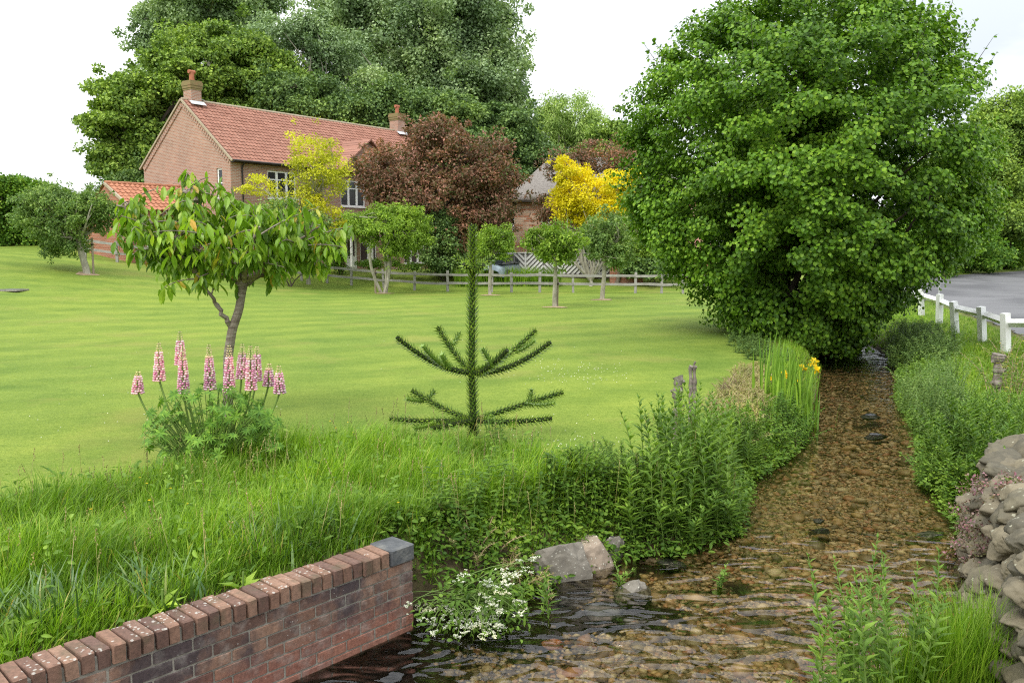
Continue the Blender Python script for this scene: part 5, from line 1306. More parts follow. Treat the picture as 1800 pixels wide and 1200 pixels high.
def spk(name, pts, r, parent, tipfrac=.12, L=.034, lift=.75, core=.5, side=()):
    mb = MB(); tb = MB(); pts = np.asarray(pts); 
    mb.tube(pts, np.linspace(r * core + .006, r * core * .7 + .004, len(pts)), 8, mi=1); spiky(mb, pts, r * core, r * core * .8, L, tipmb=tb, tipfrac=tipfrac, lift=lift)
    o = mb.build(name, ['puzzle', 'puzzle_core'], parent)
    b_ = tb.build('young_tip', 'puzzle_tip', parent if name == 'trunk' else o, world_to_parent=True) if tb.n and name == 'trunk' else None
    if tb.n and name != 'trunk':
        tb2 = tb.build('young_tip', 'puzzle_tip'); 
        tb2.data.transform(__import__('mathutils').Matrix.Translation(-Vector(mpt['_o']))); tb2.parent = o
    for sp in side:
        sm = MB(); st_ = MB(); sp = np.asarray(sp); sm.tube(sp, np.linspace(.022, .018, len(sp)), 7); spiky(sm, sp, .019, .016, L * .85, tipmb=None, lift=lift)
        so = sm.build('side_shoot', 'puzzle'); so.data.transform(__import__('mathutils').Matrix.Translation(-Vector(mpt['_o']))); so.parent = o
    return o
bx_ = [mp(831, 790), mp(832, 735), mp(829, 650), mp(830, 560), mp(831, 470), mp(831, 394)]
tr_ = np.array(bx_)
fine = np.stack([np.interp(np.linspace(0, 5, 60), range(6), tr_[:, k]) for k in range(3)], 1)
spk('trunk', fine, .060, mpt, .30, .075, .95, .55)
mb = MB(); spiky(mb, fine[:9], .035, .03, .06, .02, lift=-.25); mb.build('old_leaves', 'puzzle_bark', mpt)
whA = mp(832, 655); whB = mp(832, 738); whC = mp(832, 470)
br = [ # third point = tip
 (whA, mp(765, 650, -.12), mp(697, 592, -.25), [(mp(752, 632, -.2), mp(745, 606, -.30))] and [curve([mp(790, 645, -.15), mp(768, 640, -.25), mp(743, 607, -.35)], 9), curve([mp(788, 645, -.15), mp(784, 640, -.3), mp(776, 622, -.35)], 6)]),
 (whA, mp(808, 640, .12), mp(769, 575, .28), [curve([mp(795, 605, .2), mp(800, 600, .26), mp(808, 586, .3)], 6)]),
 (whA, mp(900, 655, -.1), mp(968, 601, -.22), []),
 (whA, mp(880, 640, .12), mp(942, 580, .3), [curve([mp(905, 618, .2), mp(920, 615, .18), mp(940, 598, .16)], 7)]),
 (whA, mp(855, 655, -.22), mp(892, 615, -.45), [curve([mp(868, 645, -.3), mp(858, 630, -.33), mp(848, 612, -.35)], 6)]),
 (whB, mp(780, 722, .1), mp(724, 686, .25), [curve([mp(748, 703, .2), mp(755, 698, .22), mp(764, 686, .25)], 6), curve([mp(745, 704, .2), mp(728, 704, .16), mp(714, 700, .1)], 6)]),
 (whB, mp(770, 742, -.15), mp(684, 736, -.2), [curve([mp(765, 740, -.15), mp(750, 750, -.25), mp(728, 752, -.35)], 7)]),
 (whB, mp(800, 745, -.3), mp(758, 752, -.5), []),
 (whB, mp(890, 720, .1), mp(990, 689, .2), [curve([mp(928, 705, .15), mp(935, 700, .15), mp(934, 684, .15)], 5), curve([mp(925, 708, .12), mp(950, 714, .08), mp(976, 707, .02)], 8)]),
 (whB, mp(890, 745, -.15), mp(970, 735, -.25), [curve([mp(905, 742, -.2), mp(900, 748, -.3), mp(900, 750, -.42)], 5)]),
 (whC, mp(815, 468, .02), mp(799, 450, .02), []), (whC, mp(848, 468, .02), mp(869, 450, .02), []),
 (whC, mp(824, 474, -.1), mp(815, 464, -.2), []), (whC, mp(842, 474, -.1), mp(850, 465, -.2), []), (whC, mp(832, 470, .1), mp(836, 458, .2), [])]
for a, c, b, side in br:
    a = np.asarray(a) + (np.asarray(c) - np.asarray(a)) * .12
    spk('branch', curve([a, c, b]), .048, mpt, .10, .060, .6, .5, side)

# ------------------------------------------------------------------ cherry tree
def cherry():
    rng = np.random.default_rng(5)
    Y = 10.0; b = pd(402, 745, Y); b[2] = g1(b[0], b[1])
    o = thing('cherry_tree', 'small cherry tree with long drooping leaves and a banded crooked trunk behind the lupins', 'tree', b)
    mb = MB()
    P_ = lambda px, py, dy=0: pd(px, py, Y + dy)
    tr = np.array([b - (0, 0, .1), P_(400, 680), P_(401, 625), P_(408, 580), P_(420, 545), P_(427, 505), P_(424, 492)])
    f = np.stack([np.interp(np.linspace(0, 6, 26), range(7), tr[:, k]) for k in range(3)], 1)
    mb.tube(f, np.interp(np.linspace(0, 1, 26), [0, .1, .5, .8, .93, 1], [.075, .058, .054, .048, .06, .05]), 12)
    mains = [((421, 498), (385, 455), (300, 410, -.4)), ((421, 498), (390, 420), (345, 350, .5)), ((424, 498), (430, 440), (410, 360, .2)), ((426, 498), (470, 440), (500, 380, .5)), ((428, 498), (480, 455), (560, 400, -.3)),
             ((424, 498), (350, 440), (235, 400, .5)), ((426, 498), (440, 450), (455, 400, -.8)), ((424, 498), (400, 450), (370, 400, -.9)), ((428, 498), (500, 470), (545, 440, .6)), ((424, 498), (400, 440), (330, 430, .9)),
             ((407, 578), (375, 525), (345, 480, -.3)), ((345, 480), (310, 440), (260, 385, -.4)), ((424, 498), (370, 470), (290, 470, .6)), ((428, 498), (500, 440), (585, 430, 0.2)), ((300, 410), (250, 385), (205, 360, 0)), ((345, 350), (330, 338), (318, 332, .3))]
    nodes = []
    for a_, c_, e_ in mains:
        t = curve([P_(*a_), P_(*c_, e_[2] * .5), P_(*e_)], 16); t += rng.normal(size=t.shape) * .012
        mb.tube(t, np.linspace(.034, .009, 16), 7)
        nodes += list(t[5:])
        for _ in range(5):
            s_ = t[rng.integers(4, 15)]; e = s_ + np.array([rng.normal() * .32, rng.normal() * .35, rng.uniform(-.1, .35)])
            q_ = curve([s_, (s_ + e) / 2 + (0, 0, .08), e], 8); mb.tube(q_, np.linspace(.010, .004, 8), 5); nodes += list(q_[3:])
    tmb = mb
    nodes = np.array(nodes)
    # keep leaves inside the photographed crown
    blobs = [(395,425,200,72),(300,400,105,62),(500,420,98,72),(380,365,85,36),(250,385,52,34),(545,440,50,45),(310,470,45,35),(440,390,110,50)]
    cs = blob_points([(a, b_, c, d) for a, b_, c, d in blobs], Y, 7.0, rng, .35, .75)
    keep = cs[(cs[:, 2] > P_(0, 512)[2])]
    # tie each clump to its nearest branch with a twig
    tw = tmb; LV = []
    for e in keep:
        s_ = nodes[np.argmin(np.sum((nodes - e) ** 2, 1))]
        e = s_ + (e - s_) * min(1, .45 / (np.linalg.norm(e - s_) + 1e-6))
        q_ = curve([s_, (s_ + e) / 2 + (0, 0, .05), e], 6); tw.tube(q_, np.linspace(.007, .003, 6), 4)
        for _ in range(rng.integers(7, 12)): LV.append(q_[rng.integers(2, 6)] + rng.normal(size=3) * .035)
    for e in nodes[rng.random(len(nodes)) < .8]:
        for _ in range(3): LV.append(e + rng.normal(size=3) * .03)
    LV = np.array(LV); n_ = len(LV)
    LV = LV[(LV[:, 2] > P_(0, 505)[2])]; n_ = len(LV)
    hd = rng.uniform(0, 2 * math.pi, n_); D = unit(np.stack([np.cos(hd), np.sin(hd), -rng.uniform(.6, 2.6, n_)], 1))
    N_ = unit(np.stack([np.cos(hd), np.sin(hd), np.full(n_, .5)], 1) + rng.normal(size=(n_, 3)) * .3)
    Lf = T([(0,0,0),(.1,0,.0),(.35,0,.01),(.7,0,-.03),(1,0,-.16),(.18,.30,.10),(.45,.50,.12),(.78,.34,.05),(.18,-.30,.10),(.45,-.50,.12),(.78,-.34,.05)],
           [(0,1,5),(1,2,6,5),(2,3,7,6),(3,4,7),(0,8,1),(1,8,9,2),(2,9,10,3),(3,10,4)])
    k_ = rng.uniform(.10, .205, n_)
    mb = MB(); mb.inst(Lf, LV, axes(D, N_, k_, k_ * .37, k_ * .7)); mb.build('crown', 'lf_cherry', o)
    tw.build('trunk', 'bark_cherry', o)
cherry()

# ------------------------------------------------------------------ lupins
def lupin():
    rng = np.random.default_rng(9)
    b = gp(372, 825); Y = b[1]
    o = thing('lupin', 'clump of lupins with tall pink and white flower spikes standing in the long grass', 'flowering plant', b)
    spikes = [(243,650,690,0),(279,600,668,.1),(316,580,640,.25),(321,606,690,-.1),(367,603,683,0),(403,604,688,-.1),(426,602,664,.2),(440,605,684,-.05),(452,606,668,.2),(473,636,677,.1),(490,640,690,0)]
    st = MB()
    for px, y0, y1, dy in spikes:
        top = pd(px, y0, Y + dy); bot = pd(px + rng.normal(), y1, Y + dy); ax = top - bot; L_ = np.linalg.norm(ax)
        root = np.array([b[0] + (bot[0] - b[0]) * .35, Y + dy * .5, b[2]])
        st.tube(curve([root, np.array([root[0] * .3 + bot[0] * .7, Y + dy, (root[2] + bot[2]) * .5]), bot], 10), .009, 6); st.tube([bot, top], [.008, .003], 6)
        nw = int(L_ / .021); fl, tp = MB(), MB()
        for w in range(nw):
            f = w / nw; r = .058 * (1 - f) ** .55 + .007; cz_ = bot + ax * f; m_ = max(4, int(11 * (1 - f * .6)))
            a_ = np.arange(m_) * 2 * math.pi / m_ + w * .9 + rng.normal(size=m_) * .12
            o_ = np.stack([np.cos(a_), np.sin(a_), np.zeros(m_)], 1); p = cz_ + o_ * r * .72; s_ = np.where(f > .72, .55, 1) * rng.uniform(.85, 1.15, m_)
            A = axes(unit(o_ + (0, 0, .25)), np.tile((0, 0, 1.), (m_, 1)), .017 * s_ * (1 - f * .3), 0.0125 * s_, .0105 * s_)
            (tp if f > .70 + rng.normal() * .03 else fl).inst(ICO1, p, A)
        fo = fl.build('flower_spike', 'pink', o, smooth=True)
        if tp.n: t2 = tp.build('bud_tip', 'pink_tip', smooth=True); t2.data.transform(__import__('mathutils').Matrix.Translation(-Vector(b))); t2.parent = fo
    lv = MB(); n_ = 330
    cx = rng.uniform(-1, 1, n_); hz = rng.random(n_) ** .8
    for k_ in range(n_):
        c = pd(370 + cx[k_] * (120 if hz[k_] > .35 else 90), 830 - hz[k_] * 155 * (1 - .35 * abs(cx[k_]) ** 2), Y + rng.normal() * .22)
        root = np.array([b[0] + (c[0] - b[0]) * .3, Y + (c[1] - Y) * .3, b[2]])
        st.tube(curve([root, np.array([(root[0] + c[0]) / 2, (root[1] + c[1]) / 2, c[2] * .75 + root[2] * .25]), c], 5), .0035, 4)
        m_ = rng.integers(8, 11); nrm = unit(np.array([c[0] - b[0], (c[1] - Y) - .25, .35 + rng.random() * .5]) + rng.normal(size=3) * .25)
        u_ = unit(np.cross(nrm, [0, 0, 1.])); w_ = np.cross(nrm, u_); a_ = np.arange(m_) * 2 * math.pi / m_ + rng.random()
        D = unit(np.cos(a_)[:, None] * u_ + np.sin(a_)[:, None] * w_ + nrm * .15)
        L_ = rng.uniform(.05, .085); lv.inst(LANCE, np.tile(c, (m_, 1)), axes(D, np.tile(nrm, (m_, 1)), L_, L_ * .27))
    lv.build('foliage', 'lf_lupin', o); st.build('stems', 'stem', o)
lupin()

# ------------------------------------------------------------------ herbs: leafy upright stems
def herb(name, label, cat, spots, H, leafL, leafW, leaf, seed, group=None, nodes=22, lean=.12, whorl=2, t=LANCE, droop=.15, stem='stem', taper=True, sr=.006, up=.55, dome=0.0):
    """spots: (x, y) feet of the stems"""
    rng = np.random.default_rng(seed)
    spots = np.asarray(spots, float); c = spots.mean(0)
    o = thing(name, label, cat, (c[0], c[1], g1(c[0], c[1])), group)
    lv, st = MB(), MB(); P_, D_, L_, N_ = [], [], [], []; rmax = np.hypot(*(spots - c).T).max() + .01
    for x, y in spots:
        z = max(g1(x, y), -.05); h = H * rng.uniform(.7, 1.12) * (1 - dome * min(1, (math.hypot(x - c[0], y - c[1]) / rmax) ** 2)); ln = rng.normal(size=2) * lean * h
        top = np.array([x + ln[0], y + ln[1], z + h]); p = curve([np.array([x, y, z - .03]), np.array([x + ln[0] * .2, y + ln[1] * .2, z + h * .6]), top], 9)
        st.tube(p, np.linspace(sr, sr * .4, 9), 5)
        u = np.linspace(.12, 1.0, nodes); q = np.stack([np.interp(u * 8, range(9), p[:, k]) for k in range(3)], 1)
        for k_ in range(nodes):
            for w in range(whorl):
                a_ = k_ * (math.pi / 2 if whorl == 2 else 2.4) + w * 2 * math.pi / whorl + rng.normal() * .25
                f = u[k_]; s_ = (1.0 if f < .6 else 1 - (f - .6) * 1.55) if taper else 1.0 - .35 * f
                e = up + (.9 * f if taper else 0) - droop
                P_.append(q[k_]); D_.append((math.cos(a_), math.sin(a_), e)); L_.append(max(.25, s_) * rng.uniform(.8, 1.15)); N_.append((-math.cos(a_) * e, -math.sin(a_) * e, 1.0))
    L_ = np.array(L_); lv.inst(t, np.array(P_), axes(np.array(D_), np.array(N_) + rng.normal(size=(len(N_), 3)) * .12, leafL * L_, leafW * L_))
    lv.build('foliage', leaf, o); st.build('stems', stem, o)
    return o
def scatter_px(poly_px, n, rng, mn=0.0, zf=None):
    """n ground points inside a polygon given by pixels of its foot on the ground"""
    W_ = np.array([gp(px, py)[:2] if zf is None else pz(px, py, zf)[:2] for px, py in poly_px]); out = []
    while len(out) < n:
        q = W_.min(0) + rng.random(2) * (W_.max(0) - W_.min(0))
        d, _ = poly_dist(W_, q[0], q[1])
        if d < 0 and all(np.hypot(*(q - r_)) > mn for r_ in out[-60:]): out.append(q)
    return np.array(out)
rg = np.random.default_rng(31)
herb('willowherb', 'big clump of tall upright willowherb at the water edge beside the two old stumps', 'plant', scatter_px([(1100,965),(1190,972),(1280,930),(1300,880),(1265,800),(1190,800),(1120,850)], 62, rg, .05), .76, .13, .042, 'lf_herb', 61, nodes=17)
herb('willowherb', 'lower willowherb fringe hanging over the water below the tall clump', 'plant', scatter_px([(1100,985),(1200,985),(1290,945),(1300,925),(1200,960),(1100,965)], 26, rg, .04), .40, .12, .042, 'lf_herb', 62, lean=.4, nodes=13)
herb('willowherb', 'greyish leafy stems on the dry bank right of the tall willowherb', 'plant', scatter_px([(1310,850),(1345,825),(1320,760),(1270,770),(1290,830)], 26, rg, .05), .42, .09, .024, 'lf_herb', 63)
herb('nettle', 'dark nettle patch on the grassy bank above the pink rock', 'plant', scatter_px([(950,935),(1070,930),(1090,880),(1020,850),(940,870)], 46, rg, .04), .36, .085, .045, 'lf_nettle', 64, whorl=2, nodes=12, t=LEAF, taper=False, up=.15)
herb('nettle', 'leafy nettles standing just right of the brick wall end', 'plant', scatter_px([(760,960),(900,965),(930,900),(830,860),(760,890)], 24, rg, .04), .34, .085, .042, 'lf_nettle', 65, nodes=13, t=LEAF, taper=False, up=.15)
herb('nettle', 'nettles with small leaves in the long grass under the monkey puzzle', 'plant', scatter_px([(860,850),(1010,860),(1000,810),(900,795),(850,800)], 14, rg, .04), .28, .075, .036, 'lf_nettle', 66, nodes=11, t=LEAF, taper=False, up=.15)
herb('goosegrass', 'tangle of fine leafy herb filling the bank between nettles and willowherb', 'plant', scatter_px([(1000,900),(1110,930),(1130,850),(1080,815),(1010,830)], 90, rg, .03), .26, .045, .022, 'lf_nettle', 67, nodes=20, whorl=4, taper=False, up=.2, lean=.3)
herb('nettle', 'tall nettle stem group in front of the monkey puzzle trunk', 'plant', scatter_px([(845,800),(880,800),(880,780),(845,780)], 8, rg, .03), .42, .07, .03, 'lf_nettle', 68, nodes=13, t=LEAF, taper=False, up=.2)
herb('nettle', 'small nettles right of the dark daffodil leaves above the wall', 'plant', scatter_px([(480,975),(540,965),(600,960),(560,940),(490,950)], 16, rg, .03), .22, .06, .032, 'lf_nettle', 69, nodes=9, t=LEAF, taper=False, up=.15)
# right bank
herb('willowherb', 'leafy green clump on the right bank just above the stone wall', 'plant', scatter_px([(1625,855),(1690,905),(1730,880),(1760,800),(1700,770),(1640,790)], 80, rg, .05), .66, .10, .046, 'lf_nettle', 71, lean=.28, dome=.75)
herb('nettle', 'dark leafy weeds at the water edge left of the stone wall', 'plant', scatter_px([(1610,860),(1680,915),(1705,905),(1690,850),(1640,810)], 60, rg, .04), .42, .07, .045, 'lf_nettle', 72, dome=.6, nodes=12, t=LEAF, taper=False, up=.1, lean=.3)
herb('cow_parsley', 'feathery bright green clump overhanging the right bank in midstream view', 'plant', scatter_px([(1580,745),(1620,780),(1700,760),(1700,710),(1640,690),(1580,700)], 110, rg, .05), .80, .075, .030, 'lf_fruit_grey', 73, dome=.8, nodes=18, whorl=3, taper=False, up=.2, lean=.25)
herb('willowherb', 'pale green stems behind the feathery clump on the right bank', 'plant', scatter_px([(1680,790),(1790,800),(1800,740),(1720,730)], 60, rg, .06), .52, .10, .034, 'lf_herb', 74, lean=.2, dome=.5)
herb('bramble', 'straggling bramble with yellowing leaves below the near white rail posts', 'plant', scatter_px([(1735,720),(1810,740),(1815,650),(1760,650)], 34, rg, .08), .70, .085, .06, 'lf_bramble', 75, nodes=13, whorl=2, t=LEAF, taper=False, up=.1, lean=.45, stem='stem_dry')
herb('dark_undergrowth', 'dark green leafy undergrowth on the right bank under the large bush', 'plant', scatter_px([(1560,650),(1650,655),(1690,620),(1620,585),(1560,600)], 240, rg, .04), .60, .085, .045, 'lf_dark', 76, dome=.6, nodes=13, whorl=3, t=LEAF, taper=False, up=.1, lean=.3)
# left bank of the upper stream
herb('water_mint', 'low rounded leafy weeds trailing into the water below the irises', 'plant', scatter_px([(1345,800),(1420,800),(1430,750),(1400,715),(1350,730)], 150, rg, .03), .30, .055, .035, 'lf_hedge', 77, nodes=12, whorl=2, t=LEAF, taper=False, up=.15, lean=.35)
herb('dried_weed', 'straw coloured dying weeds covering the top of the dry bank', 'plant', scatter_px([(1255,770),(1330,800),(1350,720),(1340,650),(1300,650),(1240,720)], 330, rg, .03), .17, .06, .020, 'lf_dry', 78, nodes=11, whorl=3, taper=False, up=.2, lean=.6, stem='stem_dry')
herb('dried_weed', 'small patch of brown red weeds beside the pale bank stone', 'plant', scatter_px([(1265,695),(1300,700),(1300,680),(1270,680)], 26, rg, .02), .16, .05, .014, 'lf_purple', 79, nodes=9, whorl=3, taper=False, up=.3, lean=.5, stem='stem_dry')
herb('ground_ivy', 'dark trailing ivy at the foot of the large bush beside the lawn', 'plant', scatter_px([(1275,610),(1340,645),(1400,640),(1330,600),(1285,590)], 110, rg, .04), .22, .07, .05, 'lf_dark', 80, nodes=9, whorl=3, t=LEAF, taper=False, up=.2, lean=.5)
# water plants
for px, py, l_, sd in ((1090, 1022, 'small green seedling growing from the stream beside the grey stone', 81), (1265, 1028, 'small water plant alone in the middle of the stream', 82)):
    q = pz(px, py, 0); herb('water_plant', l_, 'plant', [(q[0] + R.normal() * .02, q[1] + R.normal() * .02) for _ in range(4)], .17, .06, .024, 'lf_herb', sd, nodes=7, lean=.3)
# foreground right willowherb and grasses, rooted on a shingle ledge below the frame
herb('willowherb', 'tall willowherb stems in the near foreground left of the stone wall', 'plant', [pz(px, py, .05)[:2] for px, py in ((1490,1220),(1515,1205),(1500,1260),(1535,1230),(1555,1260),(1525,1285),(1565,1215),(1600,1250),(1480,1270),(1620,1215),(1640,1240),(1575,1290),(1545,1200),(1505,1240),(1450,1240),(1470,1225),(1430,1260),(1500,1235),(1520,1250),(1590,1230),(1610,1260))], .88, .105, .034, 'lf_herb', 83, lean=.09, nodes=22)
herb('willowherb', 'short willowherb shoots at the bottom edge, left of the tall foreground stems', 'plant', [pz(px, py, .02)[:2] for px, py in ((1385,1240),(1400,1260),(1430,1230),(1445,1270),(1460,1225))], .24, .075, .022, 'lf_herb', 84, lean=.1, nodes=15)

# ------------------------------------------------------------------ irises, strappy leaves, grass
def blades(mb, pts, H, W_, rng, lean=.35, curl=1.0, t=BLADE, hv=.35):
    n_ = len(pts); h = H * rng.uniform(1 - hv, 1 + hv, n_); a_ = rng.uniform(0, 2 * math.pi, n_); l_ = np.abs(rng.normal(size=n_)) * lean
    D = unit(np.stack([np.cos(a_) * l_, np.sin(a_) * l_, np.ones(n_)], 1)); N_ = -np.stack([np.cos(a_), np.sin(a_), -l_], 1)
    A = axes(D, N_, h, W_ * rng.uniform(.7, 1.3, n_), -h * curl)
    A[:, 2] = np.where((A[:, 2] @ np.array([0, 0, 0.])) [:, None] > 1, A[:, 2], A[:, 2])
    # bend the tip outward (towards +lean direction)
    out = np.stack([np.cos(a_), np.sin(a_), -np.ones(n_) * .25], 1); A[:, 2] = -out * (h * curl)[:, None]
    mb.inst(t, pts, A)
def strap(name, label, cat, pts, H, W_, leaf, seed, lean, curl, group=None):
    rng = np.random.default_rng(seed); pts = np.asarray(pts); c = pts.mean(0)
    o = thing(name, label, cat, (c[0], c[1], g1(c[0], c[1])), group); mb = MB()
    z = ground(pts[:, 0], pts[:, 1]); blades(mb, np.c_[pts, z - .02], H, W_, rng, lean, curl); mb.build('leaves', leaf, o); return o
def spot(px, py, n, r, z=.5):
    q = pz(px, py, z); return q[:2] + R.normal(size=(n, 2)) * r
ir = strap('yellow_iris', 'yellow flag irises with tall sword leaves on the left bank under the large bush', 'flowering plant', np.concatenate([spot(1368, 722, 60, .15, .3), spot(1408, 730, 75, .15, .15)]), .78, .030, 'lf_iris', 91, .13, .25)
for px, py in ((1432, 634), (1428, 640), (1412, 646), (1380, 658), (1357, 664), (1396, 670), (1436, 650)):
    c = pd(px, py, 12.7 + R.normal() * .1); mb = MB(); n_ = 9
    D = unit(R.normal(size=(n_, 3)) + (0, 0, .15)); mb.inst(LEAF, np.tile(c, (n_, 1)), axes(D, unit(R.normal(size=(n_, 3))), .075, .05)); mb.build('flower', 'yellow_petal', ir)
    mb = MB(); mb.tube([c, (c[0] - .03, c[1], .25)], .006, 5); mb.build('flower_stalk', 'stem', ir)
G3 = 'clumps of dark daffodil leaves behind the brick wall'
for (px, py, n_, r_), l_ in zip(((45, 1075, 85, .13), (275, 1030, 80, .13), (450, 965, 70, .12), (560, 940, 70, .13), (125, 1060, 60, .10)), (
    'dark strappy daffodil clump nearest the left picture edge behind the wall', 'dark strappy daffodil clump behind the middle of the wall, left of the dock', 'flopped dark daffodil leaves above the wall, with curled yellow tips',
    'dark daffodil leaves lying over nearest the grey end slab', 'dark daffodil clump second from the left picture edge')):
    strap('daffodil_clump', l_, 'plant', spot(px, py, n_, r_, .6), .30, .016, 'lf_strap', int(px + 5), .75, .9, G3)
G4 = 'docks behind the brick wall'
def dock(px, py, H, seed, label):
    rng = np.random.default_rng(seed); q = pz(px, py, .6); q[2] = g1(q[0], q[1])
    o = thing('dock_plant', label, 'plant', q, G4); mb, st = MB(), MB()
    n_ = 11; a_ = rng.uniform(0, 6.28, n_); e = rng.uniform(.25, 1.6, n_); D = np.stack([np.cos(a_), np.sin(a_), e], 1)
    W9 = T([(0,0,0),(.2,.10,.02),(.55,.5,.03),(1,0,-.3),(.55,-.5,.03),(.2,-.10,.02),(.55,0,-.04),(.2,0,0)], [(0,7,1),(7,6,2,1),(6,3,2),(0,5,7),(7,5,4,6),(6,4,3)])
    mb.inst(W9, np.tile(q, (n_, 1)) + rng.normal(size=(n_, 3)) * .01, axes(D, np.tile((0, 0, 1.), (n_, 1)) + rng.normal(size=(n_, 3)) * .2, H * rng.uniform(.6, 1.1, n_), H * .22)); mb.build('leaves', 'lf_fruit', o)
    st.tube([q - (0, 0, .03), q + (0.01, 0, H * .7)], .006, 5); st.build('stem', 'stem', o)
dock(283, 1052, .20, 1, 'light green dock with broad upright leaves rooted on the wall top, left one')
dock(425, 1020, .19, 2, 'light green dock with broad leaves rooted on the wall top, right one')
dock(20, 1110, .22, 3, 'broad leaved dock at the left edge behind the wall')

def grass_area():
    rng = np.random.default_rng(404)
    lawn_edge = [(-160,905),(100,880),(240,852),(330,812),(460,798),(600,780),(700,770),(900,788),(1000,830),(1090,840),(1160,790),(1230,745)]
    P_ = [pz(px, py, .5)[:2] for px, py in lawn_edge]
    far = wall_end + WDIR * 6.5
    near = [(2.15, 8.4), (2.0, 7.6), (1.5, 7.25), (.95, 7.05), (.35, 6.72), (-.05, 6.42), (-.45, 6.15), tuple(wall_end + np.array([-.05, .12])), tuple(wall_end + WDIR * .25 - WNRM * .19), tuple(far - WNRM * .19), (-9, 2), (-9, 5.5)]
    W_ = np.array([tuple(p) for p in P_] + near)
    n_ = 125000; lo, hi = W_.min(0), W_.max(0); q = lo + rng.random((n_ * 4, 2)) * (hi - lo)
    d, _ = poly_dist(W_, q[:, 0], q[:, 1]); 
    k_ = (d < .10 * rng.random(len(q))) & (np.abs(q[:, 0]) < .95 * q[:, 1] + 1.0) & (q[:, 1] > 2.2); q = q[k_][:n_]; d = d[k_][:n_]
    z = ground(q[:, 0], q[:, 1])
    clump = np.array([mnoise.noise(Vector((x * 1.6, y * 1.6, 0))) for x, y in q]); clump2 = np.array([mnoise.noise(Vector((x * 5, y * 5, 3))) for x, y in q])
    keep = clump2 > -.32 + rng.normal(size=len(q)) * .1
    q, z, d, clump = q[keep], z[keep], d[keep], clump[keep]
    dw = -np.einsum('ij,j->i', q - wall_end, WNRM)   # distance behind the wall face
    near_wall = np.clip((dw - .12) / .55, .22, 1) * np.where(np.einsum('ij,j->i', q - wall_end, WDIR) > -.3, 1, 9); near_wall = np.clip(near_wall, .22, 1)
    edge = np.clip(-d / .30, .35, 1)
    h = .25 * (1 + .9 * clump) * edge * near_wall
    m_ = len(q); mb = MB()
    a_ = rng.uniform(0, 2 * math.pi, m_) ; wind = .5 * clump
    l_ = np.abs(rng.normal(size=m_)) * .38; h = h * rng.uniform(.5, 1.5, m_)
    D = unit(np.stack([np.cos(a_) * l_ + .16 + wind * .5, np.sin(a_) * l_ - .04, np.ones(m_)], 1))
    out = np.stack([np.cos(a_) + .3, np.sin(a_), -np.ones(m_) * .3], 1)
    S_ = unit(np.cross(D, out)); Wd = rng.uniform(.0035, .0095, m_)
    A = np.stack([D * h[:, None], S_ * Wd[:, None], -out * (h * rng.uniform(.4, 1.6, m_))[:, None]], 1)
    mb.inst(BLADE, np.c_[q, z - .01], A)
    wd_ = MB(); i_ = rng.choice(len(q), 4200, replace=False); i_ = i_[(clump2[keep][i_] > .0) & (h[i_] > .08)]; m2 = len(i_)
    for _ in range(3):
        p = np.c_[q[i_] + rng.normal(size=(m2, 2)) * .03, z[i_] + h[i_] * rng.uniform(.2, .95, m2)]
        wd_.inst(LEAF, p, axes(rng.normal(size=(m2, 3)) * (1, 1, .5), unit(rng.normal(size=(m2, 3)) * .5 + (0, -.2, 1)), rng.uniform(.03, .085, m2), rng.uniform(.015, .04, m2)))
    wo = wd_.build('mixed_weeds', 'lf_herb'); tag(wo, 'small broad leaved weeds mixed through the long grass of the bank', 'weeds', kind='stuff')
    sd_, ss_ = MB(), MB(); i_ = rng.choice(len(q), 330, replace=False); i_ = i_[near_wall[i_] > .6]; m2 = len(i_)
    a0 = np.c_[q[i_], z[i_]]; a1 = a0 + np.c_[rng.normal(size=(m2, 2)) * .06, rng.uniform(.28, .5, m2)]
    for p0, p1 in zip(a0, a1): sd_.tube([p0, (p0 + p1) / 2 + rng.normal(size=3) * .01, p1], .0016, 3)
    for f in np.linspace(.82, 1.02, 6): sd_.inst(ICO1, a0 + (a1 - a0) * f + rng.normal(size=(m2, 3)) * .004, np.repeat(np.diag([.0045, .0045, .008])[None], m2, 0))
    so = sd_.build('grass_seed_heads', 'lf_dry'); tag(so, 'pale straw coloured grass seed heads standing over the long grass', 'grass', kind='stuff')
    o = mb.build('long_grass', 'grass'); tag(o, 'long uncut bright green grass growing along the bank behind the brick wall', 'grass', kind='stuff')
    return W_
GW = grass_area()

def turf():
    rng = np.random.default_rng(5150)
    n_ = 70000; y = 7.0 + 12.0 * rng.random(n_) ** 1.8; x = (rng.random(n_) * 2 - 1) * (.64 * y + .3)
    d, _ = poly_dist(SPOLY, x, y); dg, _ = poly_dist(GW, x, y); rd, _ = poly_dist(ROADP, x, y)
    xm = np.interp(y, ymid, xmid)
    k_ = (d > .55) & (dg > -.05) & (rd > .1) & ((x > xm) | (dg < .25)); x, y, d, xm = x[k_], y[k_], d[k_], xm[k_]; m_ = len(x)
    h = .015 * rng.uniform(.5, 1.4, m_) * (1 + y / 30); right = x > xm; h = np.where(right, h * 4.0, h)
    a_ = rng.uniform(0, 2 * math.pi, m_); l_ = np.abs(rng.normal(size=m_)) * .8
    D = unit(np.stack([np.cos(a_) * l_, np.sin(a_) * l_, np.ones(m_)], 1)); S_ = unit(np.cross(D, np.stack([np.sin(a_), np.cos(a_), np.zeros(m_)], 1)))
    A = np.stack([D * h[:, None], S_ * (.006 * (1 + y / 14))[:, None], D * 0 + [0, 0, .01]], 1)
    mb = MB(); mb.inst(TRI, np.c_[x, y, ground(x, y) - .003], A)
    o = mb.build('lawn_grass', 'turf'); tag(o, 'short mown grass blades of the lawn and the rough verge', 'grass', kind='stuff')
turf()
